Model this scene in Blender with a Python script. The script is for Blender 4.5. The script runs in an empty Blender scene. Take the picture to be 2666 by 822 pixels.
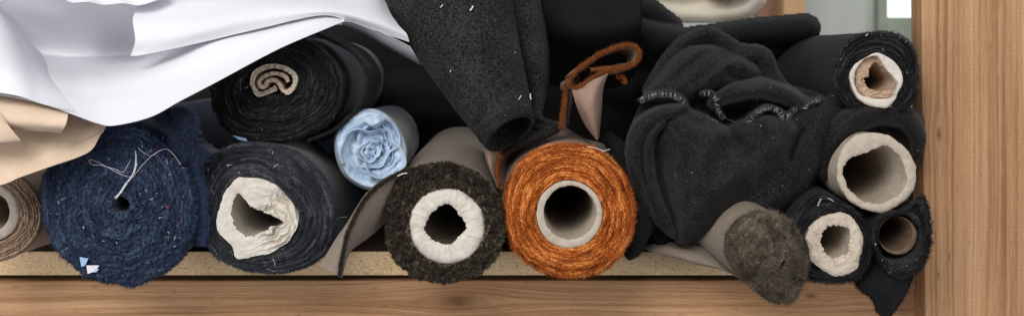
import bpy, math, random
import numpy as np

rng = np.random.default_rng(7)
random.seed(7)
C = bpy.context.scene.collection

# ---------------------------------------------------------------- frame of reference
S = 0.0005            # metres per photo unit in the plane of the shelf post
D = 1.40              # eye to post front
CX, VY = 1333.0, 150.0


def P(px, py, y):
    px, py, y = np.broadcast_arrays(np.asarray(px, float), np.asarray(py, float), np.asarray(y, float))
    k = S * (D + y) / D
    return np.stack([(px - CX) * k, y + 0 * k, (VY - py) * k], -1)


# ---------------------------------------------------------------- noise
def _hash(i):
    n = (i[..., 0].astype(np.int64) * 374761393 + i[..., 1].astype(np.int64) * 668265263
         + i[..., 2].astype(np.int64) * 2147483647 + 1274126177) & 0xFFFFFFFF
    n = ((n ^ (n >> 13)) * 1274126177) & 0xFFFFFFFF
    n = (n ^ (n >> 16)) & 0xFFFFFFFF
    n = (n * 2246822519) & 0xFFFFFFFF
    n = n ^ (n >> 15)
    return (n & 0xFFFF) / 32767.5 - 1.0


def vn(p):
    p = np.asarray(p, float)
    i = np.floor(p).astype(np.int64)
    f = p - i
    f = f * f * f * (f * (f * 6 - 15) + 10)
    out = 0
    for dx in (0, 1):
        for dy in (0, 1):
            for dz in (0, 1):
                w = (np.where(dx, f[..., 0], 1 - f[..., 0]) * np.where(dy, f[..., 1], 1 - f[..., 1])
                     * np.where(dz, f[..., 2], 1 - f[..., 2]))
                out = out + w * _hash(i + np.array([dx, dy, dz]))
    return out


def fbm(p, o=3, g=0.5):
    p = np.asarray(p, float)
    a, s, t = 1.0, 0, 0
    for k in range(o):
        s = s + a * vn(p * 2 ** k + 17.3 * k); t += a; a *= g
    return s / t


def sc(*a):
    a = np.broadcast_arrays(*[np.asarray(x, float) for x in a])
    return np.stack(a, -1)


# ---------------------------------------------------------------- mesh accumulator
class M:
    def __init__(s):
        s.V = []; s.F = []; s.MI = []; s.A = []; s.n = 0

    def add(s, V, F, mi=0, A=None):
        V = np.asarray(V, float).reshape(-1, 3)
        F = np.asarray(F, np.int64)
        s.V.append(V); s.F.append(F + s.n)
        s.MI.append(np.full(len(F), mi, np.int32))
        s.A.append(np.zeros_like(V) if A is None else np.asarray(A, float).reshape(-1, 3))
        s.n += len(V)
        return s

    def grid(s, G, mi=0, A=None, wrap=False, mask=None, flip=False):
        G = np.asarray(G, float)
        a, b = G.shape[:2]
        idx = np.arange(a * b).reshape(a, b)
        if wrap:
            idx = np.concatenate([idx, idx[:, :1]], 1)
        q = np.stack([idx[:-1, :-1], idx[:-1, 1:], idx[1:, 1:], idx[1:, :-1]], -1)
        if mask is not None:
            m = mask[:-1, :-1] & mask[:-1, 1:] & mask[1:, 1:] & mask[1:, :-1]
            q = q[m]
        q = q.reshape(-1, 4)
        if flip:
            q = q[:, ::-1]
        return s.add(G, q, mi, A)

    def fibres(s, B, dirs, L, W, mi=0, A=None, bend=0.5):
        B = np.asarray(B, float); n = len(B)
        d = dirs / (np.linalg.norm(dirs, axis=1, keepdims=True) + 1e-9)
        r = rng.normal(size=(n, 3))
        w = np.cross(d, r); w /= (np.linalg.norm(w, axis=1, keepdims=True) + 1e-9)
        L = np.broadcast_to(np.asarray(L, float), n)[:, None]; W = np.broadcast_to(np.asarray(W, float), n)[:, None]
        bd = rng.normal(size=(n, 3)) * bend
        m = B + d * L * 0.55 + bd * L * 0.15
        t = B + d * L + bd * L * 0.5
        V = np.stack([B - w * W, B + w * W, m - w * W * .7, m + w * W * .7, t], 1)
        k = np.arange(n)[:, None] * 5
        T = np.concatenate([k + [0, 1, 3], k + [0, 3, 2], k + [2, 3, 4]], 0)
        AA = None if A is None else np.repeat(np.asarray(A)[:, None, :], 5, 1)
        return s.add(V, T, mi, AA)

    def tube(s, pts, r, sides=5, mi=0):
        pts = np.asarray(pts, float); n = len(pts)
        t = np.gradient(pts, axis=0); t /= (np.linalg.norm(t, axis=1, keepdims=True) + 1e-9)
        up = np.array([.13, .91, .37])
        a = np.cross(t, up); a /= (np.linalg.norm(a, axis=1, keepdims=True) + 1e-9)
        b = np.cross(t, a)
        th = np.linspace(0, 2 * np.pi, sides, endpoint=False)
        r = np.broadcast_to(np.asarray(r, float), n)
        G = pts[:, None] + (a[:, None] * np.cos(th)[None, :, None] + b[:, None] * np.sin(th)[None, :, None]) * r[:, None, None]
        return s.grid(G, mi, wrap=True)

    def build(s, name, mats, parent=None, smooth=True):
        me = bpy.data.meshes.new(name)
        V = np.concatenate(s.V); me.vertices.add(len(V)); me.vertices.foreach_set('co', V.astype(np.float32).ravel())
        li = np.concatenate([f.ravel() for f in s.F])
        tot = np.concatenate([np.full(len(f), f.shape[1], np.int32) for f in s.F if len(f)])
        st = np.concatenate([[0], np.cumsum(tot)[:-1]]).astype(np.int32)
        me.loops.add(len(li)); me.loops.foreach_set('vertex_index', li.astype(np.int32))
        me.polygons.add(len(tot)); me.polygons.foreach_set('loop_start', st)
        me.polygons.foreach_set('material_index', np.concatenate(s.MI))
        at = me.attributes.new('rc', 'FLOAT_VECTOR', 'POINT')
        at.data.foreach_set('vector', np.concatenate(s.A).astype(np.float32).ravel())
        if not isinstance(mats, (list, tuple)):
            mats = [mats]
        for m in mats:
            me.materials.append(m)
        me.update(calc_edges=True); me.validate()
        me.polygons.foreach_set('use_smooth', np.full(len(me.polygons), smooth))
        o = bpy.data.objects.new(name, me); C.objects.link(o)
        if parent is not None:
            o.parent = parent
            o.matrix_parent_inverse = parent.matrix_world.inverted()
        return o


def tag(o, label=None, cat=None, group=None, kind=None):
    if label: o['label'] = label
    if cat: o['category'] = cat
    if group: o['group'] = group
    if kind: o['kind'] = kind
    return o


def thing(name, loc, label, cat, group=None):
    o = bpy.data.objects.new(name, None); C.objects.link(o)
    o.empty_display_size = 0.03
    o.location = tuple(float(v) for v in loc)
    bpy.context.view_layer.update()
    return tag(o, label, cat, group)


# ---------------------------------------------------------------- materials
def srgb(r, g, b):
    f = lambda c: (c / 255 / 12.92) if c / 255 <= 0.04045 else ((c / 255 + 0.055) / 1.055) ** 2.4
    return (f(r), f(g), f(b), 1)


class NT:
    def __init__(s, name):
        s.m = bpy.data.materials.new(name); s.m.use_nodes = True
        s.t = s.m.node_tree; s.b = s.t.nodes['Principled BSDF']

    def n(s, typ, **kw):
        x = s.t.nodes.new(typ)
        for k, v in kw.items():
            if k.startswith('i_'):
                x.inputs[k[2:].replace('_', ' ')].default_value = v
            else:
                setattr(x, k, v)
        return x

    def l(s, a, b): s.t.links.new(a, b)

    def obj(s, scale=(1, 1, 1), attr=None):
        mp = s.n('ShaderNodeMapping')
        mp.inputs['Scale'].default_value = scale
        if attr:
            a = s.n('ShaderNodeAttribute', attribute_name=attr); s.l(a.outputs['Vector'], mp.inputs['Vector'])
        else:
            a = s.n('ShaderNodeTexCoord'); s.l(a.outputs['Object'], mp.inputs['Vector'])
        return mp.outputs['Vector']

    def noise(s, vec, scale, detail=4, rough=.6, dist=0):
        x = s.n('ShaderNodeTexNoise'); s.l(vec, x.inputs['Vector'])
        x.inputs['Scale'].default_value = scale; x.inputs['Detail'].default_value = detail
        x.inputs['Roughness'].default_value = rough; x.inputs['Distortion'].default_value = dist
        return x.outputs['Fac']

    def ramp(s, fac, stops):
        x = s.n('ShaderNodeValToRGB'); s.l(fac, x.inputs['Fac'])
        e = x.color_ramp.elements
        while len(e) < len(stops): e.new(.5)
        for k, (p, c) in enumerate(stops):
            e[k].position = p; e[k].color = c if len(c) == 4 else (*c, 1)
        return x.outputs['Color']

    def mix(s, fac, a, b, mode='MIX'):
        x = s.n('ShaderNodeMix', data_type='RGBA', blend_type=mode)
        if hasattr(fac, 'links'): s.l(fac, x.inputs[0])
        else: x.inputs[0].default_value = fac
        for v, k in ((a, 6), (b, 7)):
            if hasattr(v, 'links'): s.l(v, x.inputs[k])
            else: x.inputs[k].default_value = v
        return x.outputs[2]

    def math(s, op, a, b=None):
        x = s.n('ShaderNodeMath', operation=op)
        for k, v in enumerate((a, b)):
            if v is None: continue
            if hasattr(v, 'links'): s.l(v, x.inputs[k])
            else: x.inputs[k].default_value = v
        return x.outputs[0]

    def bump(s, h, strength=.3, dist=.001):
        x = s.n('ShaderNodeBump'); x.inputs['Strength'].default_value = strength; x.inputs['Distance'].default_value = dist
        s.l(h, x.inputs['Height']); s.l(x.outputs[0], s.b.inputs['Normal'])

    def fin(s, col, rough=.9, sheen=0, sheen_rough=.5, spec=.2, tint=None):
        if hasattr(col, 'links'): s.l(col, s.b.inputs['Base Color'])
        else: s.b.inputs['Base Color'].default_value = col
        s.b.inputs['Roughness'].default_value = rough
        s.b.inputs['Specular IOR Level'].default_value = spec
        s.b.inputs['Sheen Weight'].default_value = sheen
        s.b.inputs['Sheen Roughness'].default_value = sheen_rough
        if tint: s.b.inputs['Sheen Tint'].default_value = tint
        return s.m


def felt(name, dark, light, fleck=None, scale=900, sheen=.25, bump=.5, spread=(.35, .75)):
    """woven or felted cloth: fine two-tone speckle, big soft mottling, rare pale flecks"""
    t = NT(name); v = t.obj()
    f = t.noise(v, scale * .55, 4, .75)
    g = t.noise(v, 22, 3, .6)
    s = t.math('ADD', t.math('MULTIPLY', f, .8), t.math('MULTIPLY', g, .2))
    col = t.ramp(s, [(spread[0], dark), (spread[1], light)])
    if fleck:
        q = t.noise(v, scale * .75, 1, .5)
        col = t.mix(t.ramp(q, [(.70, (0, 0, 0)), (.78, (1, 1, 1))]), col, fleck)
    t.bump(f, bump, .0012)
    return t.fin(col, .95, sheen, .4, .1)


def pile(name, c0, c1, c2, streak=(9, 9, 3), sheen=.3, fleck=None):
    """cut edges of wound pile cloth, streaked along the winding"""
    t = NT(name)
    v = t.obj(streak, 'rc'); o = t.obj()
    a = t.noise(v, 1, 4, .65)
    b = t.noise(o, 420, 3, .7)
    a2 = t.noise(t.obj((streak[0] * .35, streak[1] * .35, streak[2] * .4), 'rc'), 1, 2, .5)
    s = t.math('ADD', t.math('ADD', t.math('MULTIPLY', a, .36), t.math('MULTIPLY', b, .26)), t.math('MULTIPLY', a2, .38))
    col = t.ramp(s, [(.38, c0), (.5, c1), (.61, c2)])
    if fleck:
        q = t.noise(o, 600, 1, .5)
        col = t.mix(t.ramp(q, [(.73, (0, 0, 0)), (.8, (1, 1, 1))]), col, fleck)
    t.bump(b, .5, .001)
    return t.fin(col, .95, sheen, .4, .1)


def paper(name, c0, c1, rough=.75, scale=30, bump=.12):
    t = NT(name); v = t.obj()
    a = t.noise(v, scale, 4, .6); b = t.noise(v, 700, 3, .6)
    col = t.ramp(t.math('ADD', t.math('MULTIPLY', a, .75), t.math('MULTIPLY', b, .25)), [(.35, c0), (.65, c1)])
    t.bump(b, bump, .0006)
    return t.fin(col, rough, 0, .5, .25)


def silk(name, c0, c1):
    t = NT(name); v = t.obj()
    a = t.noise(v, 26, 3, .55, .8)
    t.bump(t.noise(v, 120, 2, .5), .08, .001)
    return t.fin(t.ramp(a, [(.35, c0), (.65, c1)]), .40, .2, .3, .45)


def wood(name, axis, knots, c_dark, c_mid, c_light, saw=.0, fine=1.0, seed=0.0):
    """planed softwood: growth lines along one axis, knots that bend them, faint saw ripple"""
    t = NT(name)
    tc = t.n('ShaderNodeTexCoord')
    sep = t.n('ShaderNodeSeparateXYZ'); t.l(tc.outputs['Object'], sep.inputs[0])
    X, Y, Z = sep.outputs
    along, across = (X, Z) if axis == 'x' else (Z, X)
    acc = across
    dark = None
    for (kx, kz, size, push) in knots:
        ka, kc = (kx, kz) if axis == 'x' else (kz, kx)
        da = t.math('MULTIPLY', t.math('SUBTRACT', along, ka), .45)
        dc = t.math('SUBTRACT', across, kc)
        d2 = t.math('ADD', t.math('MULTIPLY', da, da), t.math('MULTIPLY', dc, dc))
        e = t.math('EXPONENT', t.math('MULTIPLY', d2, -1 / (2 * (size * 1.9) ** 2)))
        sg = t.math('MULTIPLY', t.math('TANH', t.math('MULTIPLY', dc, 1 / (size * .6))), push)
        acc = t.math('SUBTRACT', acc, t.math('MULTIPLY', sg, e))
        kd = t.math('EXPONENT', t.math('MULTIPLY', d2, -1 / (2 * (size * .42) ** 2)))
        dark = kd if dark is None else t.math('MAXIMUM', dark, kd)
    wob = t.n('ShaderNodeCombineXYZ')
    t.l(t.math('MULTIPLY', along, 2.2), wob.inputs[0]); t.l(t.math('MULTIPLY', acc, 14), wob.inputs[1]); wob.inputs[2].default_value = seed
    wv = t.noise(wob.outputs[0], 1.0, 3, .5)
    acc2 = t.math('ADD', acc, t.math('MULTIPLY', t.math('SUBTRACT', wv, .5), .018))
    cv = t.n('ShaderNodeCombineXYZ')
    t.l(t.math('MULTIPLY', along, 1.6), cv.inputs[0]); t.l(acc2, cv.inputs[1]); t.l(Y, cv.inputs[2])
    mp = t.n('ShaderNodeMapping'); t.l(cv.outputs[0], mp.inputs['Vector'])
    mp.inputs['Scale'].default_value = (1.5, 210 * fine, 60)
    rings = t.noise(mp.outputs[0], 1.0, 3, .6)
    mp2 = t.n('ShaderNodeMapping'); t.l(cv.outputs[0], mp2.inputs['Vector'])
    mp2.inputs['Scale'].default_value = (1.0, 26, 20)
    broad = t.noise(mp2.outputs[0], 1.0, 3, .55)
    mp3 = t.n('ShaderNodeMapping'); t.l(cv.outputs[0], mp3.inputs['Vector'])
    mp3.inputs['Scale'].default_value = (28, 900, 300)
    pores = t.noise(mp3.outputs[0], 1.0, 2, .6)
    s = t.math('ADD', t.math('ADD', t.math('MULTIPLY', rings, .48), t.math('MULTIPLY', broad, .32)), t.math('MULTIPLY', pores, .20))
    col = t.ramp(s, [(.36, c_dark), (.5, c_mid), (.64, c_light)])
    h = t.math('ADD', rings, pores)
    if saw:
        sw = t.n('ShaderNodeTexWave', wave_type='BANDS', bands_direction='X')
        sv = t.n('ShaderNodeCombineXYZ'); t.l(along, sv.inputs[0]); t.l(t.math('MULTIPLY', across, .12), sv.inputs[1])
        t.l(sv.outputs[0], sw.inputs['Vector']); sw.inputs['Scale'].default_value = 52
        sw.inputs['Distortion'].default_value = 1.6; sw.inputs['Detail'].default_value = 2; sw.inputs['Detail Scale'].default_value = 1.5
        fade = t.math('MULTIPLY', t.noise(mp2.outputs[0], 1.7, 2, .5), saw)
        col = t.mix(t.math('MULTIPLY', sw.outputs['Fac'], fade), col, c_dark)
        h = t.math('ADD', h, t.math('MULTIPLY', sw.outputs['Fac'], .5))
    mp4 = t.n('ShaderNodeMapping'); t.l(cv.outputs[0], mp4.inputs['Vector']); mp4.inputs['Scale'].default_value = (30, 330, 300)
    sp_ = t.noise(mp4.outputs[0], 1.0, 2, .5)
    col = t.mix(t.ramp(sp_, [(.68, (0, 0, 0)), (.76, (.6, .6, .6))]), col, (c_dark[0] * .5, c_dark[1] * .45, c_dark[2] * .4, 1))
    if dark is not None:
        col = t.mix(t.math('MULTIPLY', dark, .75), col, (c_dark[0] * .45, c_dark[1] * .4, c_dark[2] * .35, 1))
    t.bump(h, .16, .0008)
    return t.fin(col, .7, 0, .5, .25)


MT = {}
MT['beam'] = wood('beam_wood', 'x', [(-.073, -.325, .016, .012), (.40, -.318, .006, .004)], (.24, .118, .054, 1), (.43, .24, .118, 1), (.585, .365, .20, 1), seed=3.1, fine=1.5)
MT['post'] = wood('post_wood', 'z', [(.556, -.1, .0055, .005)], (.21, .098, .042, 1), (.42, .235, .117, 1), (.56, .345, .19, 1), saw=.16, fine=.85, seed=8.4)
MT['tan_end'] = None


def chipboard():
    t = NT('chipboard_edge'); v = t.obj((220, 220, 420)); o = t.obj()
    a = t.noise(v, 1, 4, .65, .5); b = t.noise(o, 14, 3, .6)
    s = t.math('ADD', t.math('MULTIPLY', a, .75), t.math('MULTIPLY', b, .25))
    col = t.ramp(s, [(.35, (.40, .20, .075, 1)), (.43, (.70, .48, .25, 1)), (.56, (.82, .63, .40, 1)), (.7, (.86, .72, .50, 1))])
    t.bump(a, .35, .001)
    return t.fin(col, .85, 0, .5, .2)


MT['chip'] = chipboard()
MT['underside'] = paper('board_shade_brown', (.05, .03, .02, 1), (.09, .055, .035, 1), .8)  # shade between the rolls, put into the colour of the board's top
MT['rail'] = paper('brown_rail_wood', (.15, .085, .048, 1), (.21, .125, .072, 1), .8)
MT['white'] = paper('white_paper', (.78, .78, .83, 1), (.82, .82, .865, 1), .6, 8, .05)
def see_through(m, amount, col):
    nt = m.node_tree; b = nt.nodes['Principled BSDF']; out = nt.nodes['Material Output']
    tr = nt.nodes.new('ShaderNodeBsdfTranslucent'); tr.inputs['Color'].default_value = col
    mx = nt.nodes.new('ShaderNodeMixShader'); mx.inputs[0].default_value = amount
    nt.links.new(b.outputs[0], mx.inputs[1]); nt.links.new(tr.outputs[0], mx.inputs[2]); nt.links.new(mx.outputs[0], out.inputs['Surface'])


see_through(MT['white'], .13, (.80, .80, .88, 1))
MT['kraft'] = paper('kraft_paper', (.60, .455, .33, 1), (.68, .535, .405, 1), .7, 60, .12)
MT['corepaper'] = paper('pale_core_paper', (.47, .39, .31, 1), (.63, .55, .46, 1), .85, 90, .3)
MT['corewhite'] = paper('white_core_paper', (.53, .49, .425, 1), (.68, .635, .565, 1), .85, 90, .3)
MT['card'] = paper('grey_cardboard', (.40, .34, .27, 1), (.52, .45, .37, 1), .85, 120, .3)
MT['cardtan'] = paper('tan_cardboard', (.40, .27, .18, 1), (.55, .41, .30, 1), .85, 120, .3)
MT['scrollcard'] = paper('pale_tan_card', (.48, .37, .27, 1), (.66, .54, .42, 1), .85, 140, .3)
MT['cardbrown'] = paper('brown_cardboard', (.12, .078, .05, 1), (.20, .135, .09, 1), .8, 120, .3)
MT['navy'] = pile('navy_wool', (.009, .015, .034, 1), (.024, .039, .080, 1), (.068, .10, .165, 1), (5, 5, 2.5), .18)
MT['navyb'] = felt('navy_cloth_shaded', (.004, .007, .016, 1), (.016, .024, .05, 1))  # barrel cloth darkened in colour in place of a shadow on it
MT['char'] = pile('charcoal_wool', (.009, .0105, .0135, 1), (.027, .030, .037, 1), (.085, .092, .105, 1), (4, 4, 2.2), .16)
MT['charb'] = felt('charcoal_cloth', (.02, .022, .026, 1), (.095, .103, .115, 1), (.2, .2, .2, 1), sheen=.15)
MT['blk'] = pile('black_wool', (.006, .006, .0065, 1), (.014, .014, .015, 1), (.05, .05, .052, 1), (4, 4, 2.2), .08)
MT['blkb'] = felt('black_cloth', (.004, .0042, .005, 1), (.020, .0205, .023, 1), sheen=.06)
MT['blkdeep'] = felt('deep_black_cloth', (.008, .0078, .0078, 1), (.018, .0175, .0175, 1), sheen=.03)
MT['felt'] = felt('black_felt', (.003, .003, .0028, 1), (.052, .050, .047, 1), (.12, .115, .11, 1), 620, .06, .9, (.40, .66))
MT['jersey'] = felt('charcoal_jersey', (.003, .0029, .0028, 1), (.040, .038, .0355, 1), (.10, .095, .09, 1), 800, .10, .6, (.40, .66))
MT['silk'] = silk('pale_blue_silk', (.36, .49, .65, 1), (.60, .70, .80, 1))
MT['silkb'] = silk('blue_grey_silk_shaded', (.04, .042, .055, 1), (.08, .082, .10, 1))  # blue-grey barrel, its colour darkened for the shadow it lies in
MT['brownpile'] = pile('dark_brown_pile', (.014, .010, .007, 1), (.045, .034, .024, 1), (.20, .16, .115, 1), (26, 26, 7), .1)
MT['taupe'] = felt('taupe_backing', (.19, .155, .122, 1), (.28, .232, .188, 1), None, 500, .05, .2)
MT['orange'] = pile('rust_orange_pile', (.085, .014, .003, 1), (.40, .10, .015, 1), (.86, .37, .10, 1), (4, 4, 1.5), .06)
MT['rust'] = pile('rust_pile_shaded', (.05, .012, .004, 1), (.21, .065, .018, 1), (.46, .17, .05, 1), (4, 4, 1.5), .06)  # orange pile again, with the flap edge's shade put into its colour
MT['mauve'] = felt('mauve_backing', (.25, .165, .125, 1), (.335, .235, .185, 1), None, 500, .05, .15)
MT['olive'] = pile('olive_plush', (.035, .026, .016, 1), (.13, .105, .075, 1), (.26, .215, .16, 1), (7, 7, 2), .15)
MT['tan'] = pile('tan_wool', (.10, .06, .038, 1), (.25, .17, .115, 1), (.50, .38, .28, 1), (1.2, 1.2, 2.2), .1)
MT['tanb'] = felt('tan_cloth', (.34, .235, .16, 1), (.46, .335, .24, 1))
MT['thread'] = paper('white_thread', (.62, .62, .64, 1), (.78, .78, .78, 1), .8, 200)
MT['stitch'] = paper('grey_thread', (.34, .33, .32, 1), (.56, .55, .53, 1), .8, 200)
MT['threadtan'] = paper('tan_lint', (.4, .32, .24, 1), (.6, .52, .42, 1), .8, 200)
MT['threadred'] = paper('red_lint', (.42, .04, .04, 1), (.5, .08, .06, 1), .8, 200)
MT['scrapblue'] = paper('blue_scrap', (.25, .42, .66, 1), (.38, .54, .75, 1), .7, 200)
MT['scrapteal'] = paper('grey_green_lint', (.30, .38, .36, 1), (.42, .5, .48, 1), .8, 200)
MT['wall'] = paper('grey_green_wall', (.40, .42, .38, 1), (.46, .48, .43, 1), .9, 3)
MT['cream'] = paper('cream_cloth', (.70, .63, .50, 1), (.80, .75, .65, 1), .85, 12)
MT['framegreen'] = paper('grey_green_paint', (.22, .25, .19, 1), (.28, .31, .25, 1), .6, 20)
MT['farwood'] = paper('far_wood', (.42, .24, .12, 1), (.52, .31, .17, 1), .7, 20)
MT['farbrown'] = paper('far_brown_board', (.20, .11, .065, 1), (.26, .15, .09, 1), .7, 20)
_w = NT('bright_window_pane'); _w.b.inputs['Emission Color'].default_value = (.92, .97, 1, 1)
_w.b.inputs['Emission Strength'].default_value = 1.1; MT['pane'] = _w.fin((.8, .8, .8, 1), .3)


# ---------------------------------------------------------------- curves
def cat(pts, n, closed=False):
    """Catmull-Rom through pts (any dimension), n samples, even in parameter"""
    p = np.asarray(pts, float)
    if closed:
        p = np.concatenate([p[-1:], p, p[:2]], 0)
    else:
        p = np.concatenate([2 * p[:1] - p[1:2], p, 2 * p[-1:] - p[-2:-1]], 0)
    m = len(p) - 3
    t = np.linspace(0, m, n, endpoint=not closed)
    i = np.minimum(t.astype(int), m - 1); f = (t - i)
    f = f.reshape((-1,) + (1,) * (p.ndim - 1))
    a, b, c, d = p[i], p[i + 1], p[i + 2], p[i + 3]
    return .5 * (2 * b + (c - a) * f + (2 * a - 5 * b + 4 * c - d) * f ** 2 + (3 * b - a - 3 * c + d) * f ** 3)


def resample(p, n):
    p = np.asarray(p, float)
    s = np.concatenate([[0], np.cumsum(np.linalg.norm(np.diff(p, axis=0), axis=1))])
    t = np.linspace(0, s[-1], n)
    return np.stack([np.interp(t, s, p[:, k]) for k in range(p.shape[1])], -1)


def ell(cx, cy, rx, ry=None, rot=0, n=40):
    ry = rx if ry is None else ry
    a = np.linspace(0, 2 * np.pi, n, endpoint=False); c, s = math.cos(rot), math.sin(rot)
    x, y = rx * np.cos(a), ry * np.sin(a)
    return np.stack([cx + x * c - y * s, cy + x * s + y * c], -1)


def polar(pts, c, th, smooth=True):
    pts = np.asarray(pts, float)
    if smooth and len(pts) < 36:
        pts = cat(pts, 400, True)
    else:
        q = np.concatenate([pts, pts[:1]], 0); pts = resample(q, 400)
    a = np.arctan2(pts[:, 1] - c[1], pts[:, 0] - c[0]); r = np.hypot(pts[:, 1] - c[1], pts[:, 0] - c[0])
    o = np.argsort(a); a, r = a[o], r[o]
    a = np.concatenate([a - 2 * np.pi, a, a + 2 * np.pi]); r = np.concatenate([r, r, r])
    t = (th + np.pi) % (2 * np.pi) - np.pi
    return np.interp(t, a, r)


# ---------------------------------------------------------------- wound cloth
SUP = -0.2602          # height of the shelf board's top


def barrel_path(zb, y0, t, drift=(0, 0)):
    """how far the roll climbs from its overhanging end on to the board"""
    over = max(0.0, 0.045 - y0)
    rise = max(0.0, (SUP + .001) - zb)
    s = np.clip(t / max(over, 1e-4), 0, 1)
    return rise * s


def wound(center, outer, inner, y0, layers, amp=.004, rough=.0015, rs=260, nth=420, nu=None, tilt=(0, 0), dome=0.0, round_=.012,
          lap=.5, wob=.35, length=.75, drift=(0, 0), rest=True, seed=0.0, fib=0, flen=.004, fw=.00022, fspread=1.0, edge_fib=0, wobf=.06,
          barrel_noise=.0012, sharp=1.0, back=1, clumps=0, ragged=0.0):
    """end face and barrel of cloth wound round a core; returns accumulator, face points"""
    c = np.asarray(center, float)
    th = np.linspace(0, 2 * np.pi, nth, endpoint=False)
    ro = polar(outer, c, th); ri = polar(inner, c, th)
    if ragged:
        ro = ro + ragged * fbm(sc(np.cos(th) * 9 + seed, np.sin(th) * 9, 2.2), 4, .7)
    ext = (ro - ri).mean() * S
    nu = nu or int(max(40, min(150, ext / .0008)))
    u = np.linspace(0, 1, nu)[:, None]
    T = th[None, :]
    ct, st = np.cos(T), np.sin(T)
    wobble = wob * fbm(sc(ct * 1.6 + seed, st * 1.6, u * 2.5), 3) + wobf * vn(sc(ct * 17, st * 17 + seed, u * layers * .8))
    ph = u * layers + T / (2 * np.pi) + wobble
    idx = np.floor(ph); fr = ph - idx
    prof = 1 - np.abs(2 * fr - 1) ** (2.2 / sharp)
    sp = T / (2 * np.pi) - idx
    lay = vn(sc(sp * 3.1 + 100 + seed, .5, .5)) * .6 + vn(sc(sp * 11 + 50, seed, .5)) * .4
    r = ri[None, :] + (ro - ri)[None, :] * u
    px = c[0] + r * ct; py = c[1] + r * st
    q = sc(px * S * rs, py * S * rs, seed + 0 * px)
    rg = fbm(q, 4, .62)
    e = np.clip((u - .86) / .14, 0, 1)
    y = (y0 + tilt[0] * (px - c[0]) + tilt[1] * (py - c[1]) - dome * (1 - u ** 2) - amp * prof * (1 + .5 * lay) - amp * lap * lay
         - rough * rg + round_ * e ** 3)
    px = px + rg * rough / S * .5 * ct * (u > .02); py = py + rg * rough / S * .5 * st * (u > .02)
    F = P(px, py, y)
    rc = np.stack([ct + 0 * u, st + 0 * u, ph], -1)
    m = M(); m.grid(F, 0, rc, wrap=True)
    # barrel
    last = F[-1]
    zb = last[:, 2].min()
    tt = np.concatenate([[0, .0015, .004, .008], np.linspace(.014, length, 34)])
    ring = []
    cen = last.mean(0)
    smooth_last = last.copy()
    ker = np.exp(-np.linspace(-2, 2, 91) ** 2); ker /= ker.sum()
    for a_ in (0, 1, 2):
        smooth_last[:, a_] = np.convolve(np.concatenate([last[-45:, a_], last[:, a_], last[:45, a_]]), ker, 'valid')
    for k, t in enumerate(tt):
        bl_ = min(1, t / .010)
        b = last * (1 - bl_) + smooth_last * bl_
        b[:, 0] += drift[0] * t; b[:, 2] += drift[1] * t
        b[:, 1] = b[:, 1] * (1 - min(1, t / .1)) + last[:, 1].mean() * min(1, t / .1) + t
        if rest: b[:, 2] += barrel_path(zb, last[:, 1].mean(), t)
        nz = fbm(sc(np.cos(th) * 2.3 + seed, np.sin(th) * 2.3, t * 9.0), 3) * barrel_noise * min(1, t / .02)
        b[:, 0] += np.cos(th) * nz; b[:, 2] -= np.sin(th) * nz
        ring.append(b)
    R = np.stack(ring)
    m.grid(R[:4], 0, np.broadcast_to(rc[-1], R[:4].shape), wrap=True)
    m.grid(R[3:], back, np.broadcast_to(rc[-1], R[3:].shape), wrap=True)
    # inner wall
    inn = F[0]
    W = np.stack([inn + np.array([0, t, 0]) for t in (0, .003, .01, .05)])
    m.grid(W, 0, np.broadcast_to(rc[0], W.shape), wrap=True, flip=True)
    if fib:
        n = fib
        uu = np.sqrt(rng.random(n)); ii = np.clip((uu * (nu - 1)).astype(int), 1, nu - 1); jj = rng.integers(0, nth, n)
        B = F[ii, jj]
        rad = np.stack([np.cos(th[jj]), 0 * uu, -np.sin(th[jj])], -1)
        tan = np.stack([-np.sin(th[jj]), 0 * uu, -np.cos(th[jj])], -1)
        d = rad * rng.normal(0, .5 * fspread, (n, 1)) + tan * rng.normal(0, .7 * fspread, (n, 1)) + np.array([0, -1, 0]) * rng.uniform(.3, 1, (n, 1))
        d = d + rad * (np.maximum(0, uu - .8) * 4)[:, None]
        m.fibres(B + np.array([0, .0006, 0]), d, flen * rng.uniform(.4, 1.3, n), fw * rng.uniform(.6, 1.6, n), 0, rc[ii, jj])
    if clumps:
        n = clumps; kk = 7
        uu = np.sqrt(rng.random(n)); ii = np.clip((uu * (nu - 1)).astype(int), 1, nu - 1); jj = rng.integers(0, nth, n)
        B0 = F[ii, jj]
        rad = np.stack([np.cos(th[jj]), 0 * uu, -np.sin(th[jj])], -1)
        d0 = rng.normal(size=(n, 3)) * .5 + np.array([0, -1, 0]) + rad * (np.maximum(0, uu - .8) * 6)[:, None]
        B = np.repeat(B0, kk, 0) + rng.normal(0, .0004, (n * kk, 3)); d = np.repeat(d0, kk, 0) + rng.normal(0, .35, (n * kk, 3))
        m.fibres(B, d, flen * rng.uniform(.6, 1.3, n * kk), fw * 1.4, 0, np.repeat(rc[ii, jj], kk, 0))
    if edge_fib:
        n = edge_fib; jj = rng.integers(0, nth, n); kk = rng.integers(0, 3, n)
        B = R[kk, jj]
        rad = np.stack([np.cos(th[jj]), 0 * th[jj], -np.sin(th[jj])], -1)
        d = rad + rng.normal(0, .5, (n, 3)) + np.array([0, -.4, 0])
        m.fibres(B - rad * .0005, d, flen * rng.uniform(.4, 1.2, n), fw * rng.uniform(.6, 1.5, n), 0, rc[-1][jj])
    m.face = F; m.ring = R
    return m


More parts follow.
